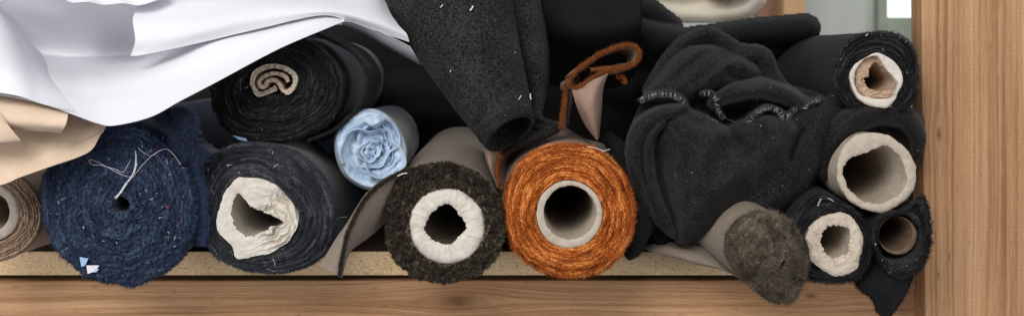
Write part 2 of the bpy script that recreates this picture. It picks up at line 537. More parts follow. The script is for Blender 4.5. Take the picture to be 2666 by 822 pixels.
def core(center, outer, inner, y0, length=.5, wr=.0015, ws=160, lip=.002, strata=0, seed=0.0, nth=260, nu=18, ragged=1.5, fold=0.0, inlen=.8, tilt=(0, 0), cap=True, sdir=None, flare=0.0):
    """cardboard or paper tube with a torn, wrinkled front lip"""
    c = np.asarray(center, float)
    th = np.linspace(0, 2 * np.pi, nth, endpoint=False)
    ro = polar(outer, c, th) + ragged * .6 * fbm(sc(np.cos(th) * 5 + seed, np.sin(th) * 5, 1.0), 3)
    ri = polar(inner, c, th) + ragged * fbm(sc(np.cos(th) * 6 + seed, np.sin(th) * 6, 7.0), 4, .65)
    u = np.linspace(0, 1, nu)[:, None]; T = th[None]
    r = ri + (ro - ri) * u
    px = c[0] + r * np.cos(T); py = c[1] + r * np.sin(T)
    q = sc(px * S * ws, py * S * ws, seed + 3.0)
    nz = fbm(q, 4, .55)
    cre = 1 - np.abs(fbm(sc(np.cos(T) * 4 + seed, np.sin(T) * 4, u * .6), 3)) * 2
    y = y0 - wr * nz - fold * np.maximum(0, cre - .4) + lip * (2 * np.abs(u - .45)) ** 3 + tilt[0] * (px - c[0]) + tilt[1] * (py - c[1])
    if strata:
        wv = u * strata + .9 * fbm(sc(np.cos(T) * 2 + seed, np.sin(T) * 2, u * 1.5), 3) * 2
        am = 1.0 if sdir is None else .12 + sum(np.exp(-((np.angle(np.exp(1j * (T - a_)))) / b_) ** 2) for a_, b_ in sdir)
        y = y + am * wr * 1.4 * np.abs(np.sin(np.pi * wv)) ** .6
        y = y + am * wr * 1.2 * vn(sc(np.floor(wv) * 3.3, np.cos(T) * 2, np.sin(T) * 2 + seed))
    F = P(px, py, y)
    m = M(); m.grid(F, 0, wrap=True)
    tt = np.concatenate([[0, .002, .006], np.linspace(.012, length, 16)])
    O = []
    I = []
    ker = np.exp(-np.linspace(-2, 2, 61) ** 2); ker /= ker.sum()
    so, si = F[-1].copy(), F[0].copy()
    for a_ in (0, 1, 2):
        for q_, f_ in ((so, F[-1]), (si, F[0])):
            q_[:, a_] = np.convolve(np.concatenate([f_[-30:, a_], f_[:, a_], f_[:30, a_]]), ker, 'valid')
    for t in tt:
        n1 = fbm(sc(np.cos(th) * 2 + seed, np.sin(th) * 2, t * 20), 2) * .0009 * min(1, t / .01)
        w_ = min(1, t / .008); b = F[-1] * (1 - w_) + so * w_; b[:, 1] = b[:, 1] * max(0, 1 - t / .03) + (1 - max(0, 1 - t / .03)) * b[:, 1].mean() + t
        b[:, 0] += np.cos(th) * n1; b[:, 2] -= np.sin(th) * n1; O.append(b)
        t2 = t * inlen / length
        w_ = min(1, t2 / .02); b = F[0] * (1 - w_) + si * w_; b[:, 1] = b[:, 1] * max(0, 1 - t2 / .03) + (1 - max(0, 1 - t2 / .03)) * b[:, 1].mean() + t2
        fl_ = flare * S * min(1, t2 / .012)
        b[:, 0] += np.cos(th) * (n1 + fl_); b[:, 2] -= np.sin(th) * (n1 + fl_); I.append(b)
    m.grid(np.stack(O), 0, wrap=True); m.grid(np.stack(I), 0, wrap=True, flip=True)
    # closed far end inside, so no light comes through
    e = np.asarray(I[-1]); cc = np.broadcast_to(e.mean(0), e.shape)
    if cap: m.grid(np.stack([e, cc]), 0, wrap=True)
    m.face = F
    return m


# ---------------------------------------------------------------- sheets and ribbons
def sheet(rows, nu=120, nv=70, thick=.0004, noise=0.0, ns=12.0, seed=0.0, mi=0, m=None, crease=None, ragged=0.0):
    """rows of (px, py, depth) control points, splined both ways into a sheet of real thickness"""
    R = np.asarray([cat(r, nu) for r in rows])
    G = cat(R, nv)
    if ragged:
        G[-1, :, :2] += ragged * fbm(sc(np.arange(nu) * .35, seed, 0), 3)[:, None]
    W = P(G[..., 0], G[..., 1], G[..., 2])
    if noise:
        W[..., 1] += noise * fbm(W * ns + seed, 3)
    du = np.gradient(W, axis=1); dv = np.gradient(W, axis=0)
    n = np.cross(du, dv); n /= (np.linalg.norm(n, axis=-1, keepdims=True) + 1e-12)
    if n[..., 1].mean() > 0: n = -n
    B = W - n * thick
    m = m or M()
    m.grid(W, mi); m.grid(B, mi, flip=True)
    for a, b in ((W[0], B[0]), (W[-1], B[-1]), (W[:, 0], B[:, 0]), (W[:, -1], B[:, -1])):
        m.grid(np.stack([a, b]), mi)
    m.front = W
    return m


def ribbon(path, thick, y0, depth, n=160, drift=(0, 0), wob=.001, seed=0.0, mi=0, side=None, m=None, fib=0, flen=.004, fw=.0002, shrink=0.0, smooth=True, back_rise=0.0):
    """strip of cloth or card seen edge-on: a path swept back in depth"""
    p = cat(path, 400) if smooth else np.asarray(path, float)
    p = resample(p, n)
    yv = np.interp(np.linspace(0, 1, n), np.linspace(0, 1, len(np.atleast_1d(y0))), np.atleast_1d(y0))
    t = np.gradient(p, axis=0); t /= (np.linalg.norm(t, axis=1, keepdims=True) + 1e-9)
    nn = np.stack([-t[:, 1], t[:, 0]], -1)
    h = thick / 2 * (1 + .25 * fbm(sc(np.arange(n) * .12 + seed, 0, 0), 3))
    prof = [(-1, depth), (-1, depth * .5), (-1, depth * .2), (-1, .006), (-1, .002), (-.7, .0003), (0, 0), (.7, .0003), (1, .002), (1, .006), (1, depth * .2), (1, depth * .5), (1, depth)]
    G = []
    cc = p.mean(0)
    for a, dy in prof:
        q = p + nn * (a * h)[:, None]
        k = 1 - shrink * dy / depth
        q = cc + (q - cc) * k
        front = P(q[:, 0], q[:, 1], yv)
        w = front.copy(); w[:, 1] += dy; w[:, 0] += drift[0] * dy; w[:, 2] += drift[1] * dy + back_rise * dy
        w[:, 1] += wob * fbm(sc(np.arange(n) * .2 + seed, a * .5, dy * 30), 3)
        G.append(w)
    G = np.stack(G)
    m = m or M()
    if side is None:
        m.grid(G, mi)
    else:
        m.grid(G[:5], side); m.grid(G[4:9], mi); m.grid(G[8:], side)
    if fib:
        j = rng.integers(0, n, fib); i = rng.integers(3, 10, fib)
        B = G[i, j]
        d = rng.normal(0, .7, (fib, 3)) + np.array([0, -.5, 0])
        m.fibres(B, d, flen * rng.uniform(.4, 1.3, fib), fw, mi)
    m.front = G[6]
    return m


# ---------------------------------------------------------------- cloth piled in folds
def seg_field(X, Y, pts, vals):
    """distance to a splined polyline and the values carried along it"""
    p = resample(np.concatenate([cat(np.asarray(pts, float), 200), ], 1), 60)
    v = np.stack([np.interp(np.linspace(0, 1, 60), np.linspace(0, 1, len(w)), w) for w in vals], -1)
    best = np.full(X.shape, 1e9); out = np.zeros(X.shape + (v.shape[1],))
    for k in range(59):
        a, b = p[k], p[k + 1]; d = b - a; L2 = (d * d).sum() + 1e-9
        t = np.clip(((X - a[0]) * d[0] + (Y - a[1]) * d[1]) / L2, 0, 1)
        dd = np.hypot(X - a[0] - t * d[0], Y - a[1] - t * d[1])
        q = dd < best
        best = np.where(q, dd, best)
        for c in range(v.shape[1]):
            out[..., c] = np.where(q, v[k, c] * (1 - t) + v[k + 1, c] * t, out[..., c])
    return best, out


def poly_field(X, Y, pts):
    """signed distance into a closed splined polygon"""
    p = cat(np.asarray(pts, float), len(pts) * 6, True)
    q = np.roll(p, -1, 0)
    best = np.full(X.shape, 1e9); ins = np.zeros(X.shape, bool)
    for a, b in zip(p, q):
        d = b - a; L2 = (d * d).sum() + 1e-9
        t = np.clip(((X - a[0]) * d[0] + (Y - a[1]) * d[1]) / L2, 0, 1)
        best = np.minimum(best, np.hypot(X - a[0] - t * d[0], Y - a[1] - t * d[1]))
        c = ((a[1] > Y) != (b[1] > Y)) & (X < (b[0] - a[0]) * (Y - a[1]) / (b[1] - a[1] + 1e-12) + a[0])
        ins ^= c
    return np.where(ins, best, -best)


def folds(box, step, y0, lobes, blur=1, noise=1.2, ns=45, k=3.0, seed=0.0, back=.12, cut=None):
    """folded cloth: rounded folds, each along its own line and at its own depth, merged into one skin"""
    xs = np.arange(box[0], box[2] + step, step); ys = np.arange(box[1], box[3] + step, step)
    X, Y = np.meshgrid(xs, ys)
    wx = 4 * fbm(sc(X * .02 + seed, Y * .02, 1.0), 3); wy = 4 * fbm(sc(X * .02 + seed, Y * .02, 5.0), 3)
    X2, Y2 = X + wx, Y + wy
    NEG = -1e3
    H = np.full(X.shape, NEG)
    for lb in lobes:
        if lb[0] == 'line':
            _, pts, w, hb, bu = lb
            d, v = seg_field(X2, Y2, pts, (w, hb, bu))
            e = np.clip(1 - (d / v[..., 0]) ** 2, 0, 1)
            h = np.where(d < v[..., 0], v[..., 1] + v[..., 2] * np.sqrt(e), NEG)
        elif lb[0] == 'poly':
            _, pts, w, hb, bu = lb
            e = poly_field(X2, Y2, pts)
            f = np.clip(e / w, 0, 1)
            h = np.where(e > 0, hb + bu * np.sqrt(1 - (1 - f) ** 2), NEG)
        elif lb[0] == 'sharp':        # a crease or a pinched ridge
            _, pts, w, bu = lb
            d, v = seg_field(X2, Y2, pts, ((w * .5, w, w * .5), (0, 1, 0)))
            H = np.where(H > NEG / 2, H + bu * (.35 + .65 * v[..., 1]) * np.exp(-np.sqrt(d ** 2 + 4) / v[..., 0]), H)
            continue
        elif lb[0] == 'add':          # a soft swelling (or hollow) of what is there already
            _, pts, w, bu = lb
            d, v = seg_field(X2, Y2, pts, ((w, w),))
            H = np.where(H > NEG / 2, H + bu * np.exp(-(d / v[..., 0]) ** 2 * 2), H)
            continue
        df = np.abs(H - h); H = np.where(np.minimum(H, h) > NEG / 2, np.maximum(H, h) + k * np.log1p(np.exp(-np.minimum(df, 60) / k)) * .6, np.maximum(H, h))
    mask = H > NEG / 2
    if cut is not None:
        yy = y0 - H / 1000; kk = (D + yy) / (D + cut[1])
        mask &= ~(poly_field(CX + (X - CX) * kk, VY + (Y - VY) * kk, cut[0]) > 4)
    Hm = np.where(mask, H, H[mask].min() if mask.any() else 0)
    for _ in range(blur):
        A = np.pad(Hm, 1, mode='edge')
        W = np.pad(mask.astype(float), 1, mode='edge')
        num = den = 0
        for dx in (0, 1, 2):
            for dy in (0, 1, 2):
                w = (1, 2, 1)[dx] * (1, 2, 1)[dy]
                num = num + w * (A * W)[dy:dy + Hm.shape[0], dx:dx + Hm.shape[1]]
                den = den + w * W[dy:dy + Hm.shape[0], dx:dx + Hm.shape[1]]
        Hm = np.where(mask, num / np.maximum(den, 1e-9), Hm)
    nz = noise * fbm(sc(X * S * ns + seed, Y * S * ns, Hm * .02), 4)
    y = y0 - (Hm + nz) / 1000
    G = P(X, Y, y)
    m = M(); m.grid(G, 0, mask=mask, flip=True)
    # the turned-back rim, so that the cloth has a far side
    q = mask[:-1, :-1] & mask[:-1, 1:] & mask[1:, 1:] & mask[1:, :-1]
    m2 = P(X, Y, np.maximum(y0 + back, y + .002))
    idx = np.arange(G.shape[0] * G.shape[1]).reshape(G.shape[:2])
    qp = np.pad(q, 1)
    F = []
    N = idx.size
    sh = {'t': (-1, 0), 'b': (1, 0), 'l': (0, -1), 'r': (0, 1)}
    for kx, (dy, dx) in sh.items():
        nb = np.roll(np.roll(qp, -dy, 0), -dx, 1)[1:-1, 1:-1]
        rr, cc = np.nonzero(q & ~nb)
        if kx == 't': a, b = idx[rr, cc], idx[rr, cc + 1]
        if kx == 'b': a, b = idx[rr + 1, cc + 1], idx[rr + 1, cc]
        if kx == 'l': a, b = idx[rr + 1, cc], idx[rr, cc]
        if kx == 'r': a, b = idx[rr, cc + 1], idx[rr + 1, cc + 1]
        F.append(np.stack([a, b, b + N, a + N], -1))
    m.add(np.concatenate([G.reshape(-1, 3), m2.reshape(-1, 3)]), np.concatenate(F), 0)
    m.X, m.Y, m.y, m.mask = X, Y, y, mask
    m.step = step; m.box = box
    return m


def tidy(o):
    """drop loose vertices left outside the masked cloth"""
    import bmesh
    bm = bmesh.new(); bm.from_mesh(o.data)
    bmesh.ops.delete(bm, geom=[v for v in bm.verts if not v.link_faces], context='VERTS')
    bmesh.ops.remove_doubles(bm, verts=bm.verts, dist=1e-6)
    for f in bm.faces: f.smooth = True
    bm.to_mesh(o.data); bm.free()
    return o


def depth_at(m, px, py):
    j = np.clip(((np.asarray(px) - m.box[0]) / m.step).round().astype(int), 0, m.X.shape[1] - 1)
    i = np.clip(((np.asarray(py) - m.box[1]) / m.step).round().astype(int), 0, m.X.shape[0] - 1)
    return m.y[i, j]


def unP(W):
    k = S * (D + W[..., 1]) / D
    return W[..., 0] / k + CX, VY - W[..., 2] / k


def near_depth(F, px, py):
    """depth of a face mesh under a photo point"""
    fx, fy = unP(F.reshape(-1, 3)); fy_ = F.reshape(-1, 3)[:, 1]
    px = np.atleast_1d(px); py = np.atleast_1d(py)
    return np.array([fy_[np.argmin((fx - a) ** 2 + (fy - b) ** 2)] for a, b in zip(px, py)])


def lint(F, n, parent, mats, seed, lmin=4, lmax=16, r=.00028, rmin=0.25, box=None):
    """loose fluff and thread ends caught on a cut face: one part made of uncountable specks"""
    g = np.random.default_rng(seed)
    m = M()
    fl = F.reshape(-1, 3)
    fx, fy = unP(fl)
    for k in range(n):
        i = int(math.sqrt(g.random()) * F.shape[0] * .97) * F.shape[1] + g.integers(F.shape[1])
        a = g.uniform(0, 2 * np.pi); L = g.uniform(lmin, lmax) if g.random() > .2 else g.uniform(lmax, lmax * 2.6)
        cur = g.normal(0, .6)
        pts = []
        x, y = fx[i], fy[i]
        for s in range(6):
            pts.append((x, y)); x += math.cos(a) * L / 5; y += math.sin(a) * L / 5; a += cur * .5
        pts = np.array(pts)
        d = near_depth(F, pts[:, 0], pts[:, 1])
        rr = r * g.uniform(.5, 1.5) * (1.9 if L < 9 and g.random() < .35 else 1)
        m.tube(P(pts[:, 0], pts[:, 1], d - .0012), rr, 4, int(g.choice(len(mats), p=np.array([.5] + [.5 / (len(mats) - 1)] * (len(mats) - 1)) if len(mats) > 1 else None)))
    o = m.build('lint', mats, parent)
    o['kind'] = 'stuff'
    return o


def thread(paths, parent, mat, F=None, y=None, r=.00035, name='loose_thread', lift=.002):
    m = M()
    for p in paths:
        q = cat(p, 60)
        d = near_depth(F, q[:, 0], q[:, 1]) if F is not None else np.full(60, y)
        d = np.convolve(np.pad(d, 6, mode='edge'), np.ones(13) / 13, 'valid')
        m.tube(P(q[:, 0], q[:, 1], d - lift - .0015 * np.abs(np.sin(np.arange(60) * .23))), r, 5)
    return m.build(name, mat, parent)


ROLLS = 'rolls of fabric lying on the shelf'


def roll_thing(cx, cy, y, label):
    return thing('fabric_roll', P(cx, cy, y), label, 'fabric roll', ROLLS)

# ================================================================ THE SHELF
def bevel_box(x0, x1, y0, y1, z0, z1, b=.0015, seg=3, wav=.0004, seed=0):
    """sawn timber: rounded arrises, subdivided so that its faces can be very slightly uneven"""
    import bmesh
    bm = bmesh.new()
    bmesh.ops.create_cube(bm, size=1)
    for v in bm.verts:
        v.co = ((x0 + x1) / 2 + v.co.x * (x1 - x0), (y0 + y1) / 2 + v.co.y * (y1 - y0), (z0 + z1) / 2 + v.co.z * (z1 - z0))
    bmesh.ops.bevel(bm, geom=bm.edges[:], offset=b, segments=seg, affect='EDGES', profile=.5)
    me = bpy.data.meshes.new('t'); bm.to_mesh(me); bm.free()
    return me


def timber(name, dims, mat, label, cat_, b=.0015, lean=0.0):
    me = bevel_box(*dims, b=b); me.name = name
    me.materials.append(mat)
    for p in me.polygons: p.use_smooth = len(p.vertices) == 3 or p.area < 1e-4
    if lean:
        for v in me.vertices: v.co.x += lean * v.co.z
    o = bpy.data.objects.new(name, me); C.objects.link(o)
    return tag(o, label, cat_)


def zy(py, y): return float(P(0, py, y)[2])
def xx(px, y): return float(P(px, 0, y)[0])


timber('shelf_beam', (-.95, xx(2381, .036) + .03, .0385, .075, -.50, zy(731, .036)), MT['beam'],
       'horizontal planed wooden beam running below the shelf board', 'wooden beam', .0018)
timber('shelf_post', (xx(2400, 0), xx(2400, 0) + .24, 0, .0375, -.55, .42), MT['post'],
       'upright light wooden post with vertical grain at the right of the fabric rolls', 'wooden post', .002, lean=-.012)
sb_ = timber('shelf_board', (-.95, xx(2386, .045), .045, .80, zy(716, .045), SUP), MT['chip'],
       'chipboard shelf board with pale speckled edge under the fabric rolls', 'shelf board', .0012)
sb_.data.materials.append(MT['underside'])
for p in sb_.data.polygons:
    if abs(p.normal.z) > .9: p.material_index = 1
timber('shelf_rail', (-.95, xx(2381, .06), .077, .10, -.5, zy(717, .06) - .002), MT['rail'],
       'dark strip of wood in the slot between shelf board and beam', 'wooden rail', .001)

# ================================================================ ROLLS
# --- tan roll, far left
t = roll_thing(-25, 565, -.09, 'tan and brown fabric roll with pale cardboard core, left of the navy roll')
w = wound((-25, 565), ell(-25, 560, 138, 122), ell(-25, 558, 76, 74), -.09, 8, amp=.0024, rough=.0018, wob=1.0, seed=4, fib=2500, flen=.003, fw=.0002, lap=.8, drift=(.05, 0))
w.build('wound_fabric', [MT['tan'], MT['tanb']], t)
core((-22, 553), ell(-22, 553, 73, 74), ell(-22, 551, 47, 50), -.095, seed=2, wr=.0012).build('core_tube', MT['card'], t)

# --- navy roll
nv_out = [(110, 470), (135, 410), (190, 350), (250, 325), (330, 318), (400, 335), (455, 375), (495, 430), (512, 500), (515, 565), (505, 620), (478, 670), (440, 705), (395, 730),
          (350, 745), (300, 738), (240, 730), (195, 695), (150, 655), (122, 600), (108, 535)]
t = roll_thing(314, 540, -.13, 'navy blue wool fabric roll with frayed cut end and white thread hanging from its hole')
w = wound((314, 535), nv_out, ell(313, 533, 24, 22), -.13, 15, amp=.0016, rough=.0048, rs=320, wob=.8, seed=1, fib=34000, flen=.0040, fw=.00018, fspread=1.3, edge_fib=4200, lap=.9, ragged=9, dome=.006, nu=150)
w.build('wound_fabric', [MT['navy'], MT['navyb']], t)
NAVY = w.face
thread([[(300, 515), (309, 505), (325, 480), (340, 462), (350, 440), (353, 415), (353, 392)], [(298, 513), (315, 498), (330, 474), (345, 455), (354, 430), (355, 402)],
        [(302, 517), (318, 497), (336, 470), (350, 448), (357, 425)]], t, MT['thread'], NAVY, r=.00042, lift=.004)
thread([[(330, 478), (350, 455), (375, 425), (400, 402), (430, 388), (450, 400), (470, 428)], [(345, 462), (318, 455), (280, 435), (250, 420), (232, 416), (240, 428), (262, 430), (300, 440)],
        [(300, 440), (320, 448), (332, 430), (340, 416)], [(360, 385), (375, 398), (395, 405), (415, 392)]], t, MT['thread'], NAVY, r=.00026, lift=.004)
lint(NAVY, 95, t, [MT['thread'], MT['threadtan'], MT['threadred'], MT['scrapteal']], 11, 2.5, 9, .00021)
m = M(); a = depth_at  # scraps of paper stuck to the end
d = near_depth(NAVY, [215], [680])[0] - .004
for pts, mi in (([(207, 668), (230, 672), (222, 690), (212, 694)], 0), ([(225, 690), (258, 690), (250, 704), (228, 712)], 1), ([(246, 700), (258, 700), (250, 708), (240, 708)], 0)):
    q = P([p[0] for p in pts], [p[1] for p in pts], np.array([d, d - .002, d, d + .001]))
    m.add(q, [[0, 1, 2, 3]], mi); m.add(q + np.array([0, .0004, 0]), [[3, 2, 1, 0]], mi)
m.build('paper_scrap', [MT['scrapblue'], MT['white']], t, smooth=False)
# frayed flap at upper right of the navy roll
r_ = ribbon([(405, 292), (440, 318), (462, 345), (478, 375), (505, 395), (528, 415)], 30, (-.150, -.152), .035, seed=3, wob=.006, drift=(.2, 0), side=1, fib=6000, flen=.009, fw=.00026)
r_.fibres(P(rng.uniform(455, 520, 1500), rng.uniform(300, 400, 1500), -.095), rng.normal(0, 1, (1500, 3)), .004, .0003) if False else None
ribbon([(450, 300), (475, 298), (490, 318), (484, 340), (500, 360)], 24, (-.158, -.154), .03, seed=5, wob=.004, m=r_, fib=4000, flen=.006, fw=.0003)
ribbon([(470, 390), (500, 430), (520, 500), (525, 580), (520, 640)], 34, (-.125, -.115), .04, seed=7, wob=.003, m=r_, side=1, fib=1600, flen=.006, fw=.0003)
r_.build('frayed_flap', [MT['navy'], MT['navyb']], t)

# --- charcoal roll with crumpled core
ch_out = [(507, 520), (515, 470), (540, 420), (580, 385), (640, 370), (710, 375), (775, 395), (830, 440), (862, 500), (876, 560), (872, 620), (845, 665), (790, 698), (720, 712), (650, 705), (590, 685), (545, 650), (518, 590)]
gc_out = [(633, 460), (692, 468), (739, 502), (768, 534), (779, 566), (768, 608), (739, 635), (692, 661), (639, 672), (612, 670), (606, 642), (577, 616), (563, 587), (573, 534), (592, 492), (612, 468)]
gc_in = [(620, 502), (639, 521), (660, 540), (695, 555), (722, 568), (737, 581), (710, 590), (680, 604), (655, 616), (633, 613), (610, 584), (601, 550), (607, 522)]
t = roll_thing(690, 560, -.11, 'charcoal wool roll with a crumpled cream paper core, right of the navy roll')
w = wound((675, 565), ch_out, gc_out, -.108, 6, amp=.0026, rough=.0018, rs=330, wob=.7, seed=9, fib=14000, flen=.004, fw=.00018, lap=1.1, edge_fib=1200, length=.8, ragged=3, nu=110)
w.build('wound_fabric', [MT['char'], MT['charb']], t)
CHAR = w.face
k = core((660, 563), gc_out, gc_in, -.117, seed=5, wr=.0025, ws=46, strata=4.2, sdir=[(-.35, .5), (-.35, .5), (.75, .4), (.75, .3)], flare=8, ragged=9, lip=.001, nu=44, nth=460)
k.build('core_tube', MT['corewhite'], t)
lint(CHAR, 26, t, [MT['thread'], MT['threadtan'], MT['scrapteal']], 21, 4, 16, .00022)
m = M()
q = P([604, 640, 645, 622], [352, 360, 368, 364], np.array([-.108, -.112, -.109, -.106])); m.add(q, [[0, 1, 2, 3]]); m.add(q + [0, .0004, 0], [[3, 2, 1, 0]])
m.build('paper_scrap', MT['scrapblue'], t, smooth=False)

# --- black roll above it, with scrolled card core
bl_out = [(548, 230), (556, 185), (585, 145), (640, 110), (710, 92), (785, 98), (845, 135), (880, 190), (886, 250), (870, 305), (825, 345), (760, 368), (690, 374), (625, 362), (580, 330), (555, 285)]
t = roll_thing(712, 235, -.08, 'black wool roll with a scrolled tan card core, lying on the charcoal roll')
w = wound((708, 225), bl_out, ell(708, 212, 48, 34), -.08, 12, amp=.0030, rough=.0028, rs=300, wob=1.3, seed=14, fib=14000, flen=.004, fw=.0002, lap=.9, rest=False, edge_fib=900, length=.8, ragged=5)
w.build('wound_fabric', [MT['blk'], MT['charb']], t)
BLK = w.face
fl = ribbon([(800, 80), (860, 105), (915, 135), (945, 170), (957, 205), (950, 245), (925, 285), (895, 318), (855, 345), (800, 366)], 9, (-.07, -.066, -.074), .12, seed=2, wob=.003, side=1, fib=1500, flen=.0035)
fl.build('loose_wrap', [MT['blk'], MT['blkb']], t)
zt = lambda L: [(480 + .529 * a, 40 + .529 * b) for a, b in L]
sc_ = M()
ribbon(zt([(350, 378), (334, 335), (345, 288), (385, 262), (440, 252), (500, 266), (538, 300), (538, 345), (510, 374), (482, 370), (466, 340), (440, 320), (408, 325), (392, 350), (372, 350), (366, 325), (392, 300), (440, 286), (492, 300), (508, 330)]),
       11, -.088, .1, n=260, seed=1, wob=.004, m=sc_)
ribbon(zt([(350, 378), (372, 388), (412, 376), (452, 352)]), 12, -.087, .1, seed=2, wob=.004, m=sc_)
ct_ = sc_.build('core_tube', MT['scrollcard'], t)
wr_ = M()
ribbon(zt([(340, 375), (325, 335), (335, 285), (380, 252), (440, 243), (505, 258), (548, 298), (546, 345), (520, 382), (495, 388)]), 4, -.0885, .1, n=200, seed=5, wob=.0015, m=wr_)
ribbon(zt([(340, 380), (365, 398), (410, 384), (455, 366)]), 4, -.0885, .1, seed=6, m=wr_)
wr_.build('core_wrap', MT['corewhite'], ct_)
lint(BLK, 16, t, [MT['thread'], MT['scrapteal'], MT['threadtan']], 31, 4, 14, .0002)

# --- pale blue silk roll
t = roll_thing(970, 390, -.07, 'pale blue silk roll with its end folded like a rose, beside the charcoal roll')
si_out = [(870, 380), (880, 330), (915, 295), (965, 282), (1010, 300), (1045, 345), (1060, 395), (1050, 445), (1015, 480), (970, 495), (920, 478), (885, 440)]
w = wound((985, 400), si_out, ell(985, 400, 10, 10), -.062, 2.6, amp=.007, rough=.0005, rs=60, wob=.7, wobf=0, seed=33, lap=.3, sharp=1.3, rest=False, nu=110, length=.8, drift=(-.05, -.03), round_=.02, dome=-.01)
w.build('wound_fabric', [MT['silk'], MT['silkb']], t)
g = np.random.default_rng(5)
m = M()
for k in range(8):
    R0 = 78 - k * 8.6
    a0 = g.uniform(0, 2 * np.pi) + k * 2.3; sp = g.uniform(2.2, 3.6)
    aa = np.linspace(a0, a0 + sp, 9)
    ox, oy = g.normal(0, 8, 2)
    cx_, cy_ = 975 + k * .9 + ox, 388 + k * 1.4 + oy
    rr = R0 * (1 + .26 * np.sin(aa * 2 + k * 1.7) + .09 * np.sin(aa * 5 + k)) * np.linspace(1.04, .80, 9)
    front = [(cx_ + r * math.cos(a), cy_ + .98 * r * math.sin(a), -.072 + .0022 * k - .009 * math.sin(2.2 * (a - a0) / sp + k)) for a, r in zip(aa, rr)]
    mid = [(cx_ + (r * .93 - 5) * math.cos(a), cy_ + (r * .93 - 5) * math.sin(a), -.062 + .0003 * k) for a, r in zip(aa, rr)]
    backr = [(cx_ + (r * .7 - 8) * math.cos(a), cy_ + (r * .7 - 8) * math.sin(a), -.040) for a, r in zip(aa, rr)]
    lip = [(cx_ + (r + 3) * math.cos(a), cy_ + (r + 3) * math.sin(a), -.064) for a, r in zip(aa, rr)]
    sheet([lip, front, mid, backr], 60, 24, .0005, noise=.003, ns=34, seed=k, m=m)
sheet([[(940, 300, -.066), (955, 305, -.075), (975, 300, -.08), (1000, 298, -.07)], [(950, 318, -.072), (965, 325, -.084), (985, 318, -.086), (1002, 312, -.074)],
       [(965, 325, -.066), (975, 334, -.076), (988, 328, -.076), (1000, 318, -.066)]], 40, 24, .0005, m=m)
m.build('folded_petals', MT['silk'], t)

# --- dark brown pile roll
t = roll_thing(1160, 580, -.12, 'dark brown pile fabric roll with taupe backing and a thick white paper core ring')
bp_out = [(1006, 590), (1012, 520), (1040, 465), (1085, 435), (1150, 425), (1220, 440), (1270, 475), (1300, 525), (1312, 590), (1302, 645), (1275, 690), (1230, 720), (1160, 733), (1090, 722), (1040, 690), (1014, 645)]
bc = [(1163, 491), (1195, 492), (1204, 496), (1235, 522), (1258, 560), (1261, 605), (1248, 645), (1215, 676), (1165, 685), (1115, 674), (1080, 640), (1066, 590), (1072, 550), (1095, 515), (1125, 497)]
bi = [(1152, 532), (1173, 534), (1194, 555), (1212, 577), (1211, 600), (1194, 616), (1173, 635), (1146, 632), (1120, 618), (1105, 592), (1114, 566), (1133, 547)]
w = wound((1160, 585), bp_out, ell(1163, 588, 99, 98), -.118, 2.6, amp=.0014, rough=.0046, rs=300, wob=.7, seed=41, fib=9000, clumps=5200, flen=.0032, fw=.00026, fspread=1.0, edge_fib=3600, lap=.5, ragged=7, length=.85, nu=90)
w.build('wound_fabric', [MT['brownpile'], MT['taupe']], t)
core((1160, 585), bc, bi, -.121, seed=12, wr=.0014, ws=70, ragged=5, fold=.0016, lip=.004, nu=30, nth=360, flare=26).build('core_tube', MT['corewhite'], t)
fl = M()
ed = [(1068, 442), (1030, 456), (990, 480), (956, 513), (935, 545), (919, 577), (905, 610), (898, 640), (890, 680), (885, 716)]
ey = [-.112, -.122, -.13, -.138, -.142, -.146, -.15, -.153, -.156, -.158]
E3 = [(x, y, d) for (x, y), d in zip(ed, ey)]
rt = [(1075, 460), (1050, 500), (1030, 540), (1008, 572), (985, 597), (960, 618), (935, 636), (915, 652), (900, 680), (890, 716)]
R3 = [(x, y, d + .045) for (x, y), d in zip(rt, ey)]
Mid = [((a[0] + b[0]) / 2 + 4, (a[1] + b[1]) / 2 + 6, (a[2] + b[2]) / 2 - .004) for a, b in zip(E3, R3)]
sheet([R3, Mid, E3], 120, 40, .0012, noise=.0015, ns=30, seed=2, m=fl)
lf = [(1066, 440), (1028, 452), (986, 474), (950, 506), (924, 545), (903, 580), (876, 618), (856, 650), (842, 675), (829, 692)]
L3 = [(x, y, d + .012) for (x, y), d in zip(lf, ey)]
sheet([E3, [((a[0] + b[0]) / 2, (a[1] + b[1]) / 2, (a[2] + b[2]) / 2 - .003) for a, b in zip(E3, L3)], L3], 120, 30, .0012, noise=.001, ns=30, seed=4, m=fl)
q = resample(cat(np.array(E3), 300), 240)
W = P(q[:, 0], q[:, 1], q[:, 2])
ii = rng.integers(0, 240, 9000)
ht = np.interp(ii, [0, 40, 240], [1.0, .75, .5])
B = W[ii] + rng.normal(0, .0013, (9000, 3)) * ht[:, None]
fl.fibres(B, rng.normal(0, 1, (9000, 3)) + np.array([-.3, -.8, .2]), .0034, .00028, 1, None)
fl.tube(W + [0, .001, 0], .0011, 6, 1)
fl.build('hanging_flap', [MT['taupe'], MT['brownpile']], t)
m = M(); m.tube(P([1035, 1048, 1060], [458, 452, 450], np.array([-.137, -.139, -.137])), .0007, 4); m.build('loose_thread', MT['thread'], t)

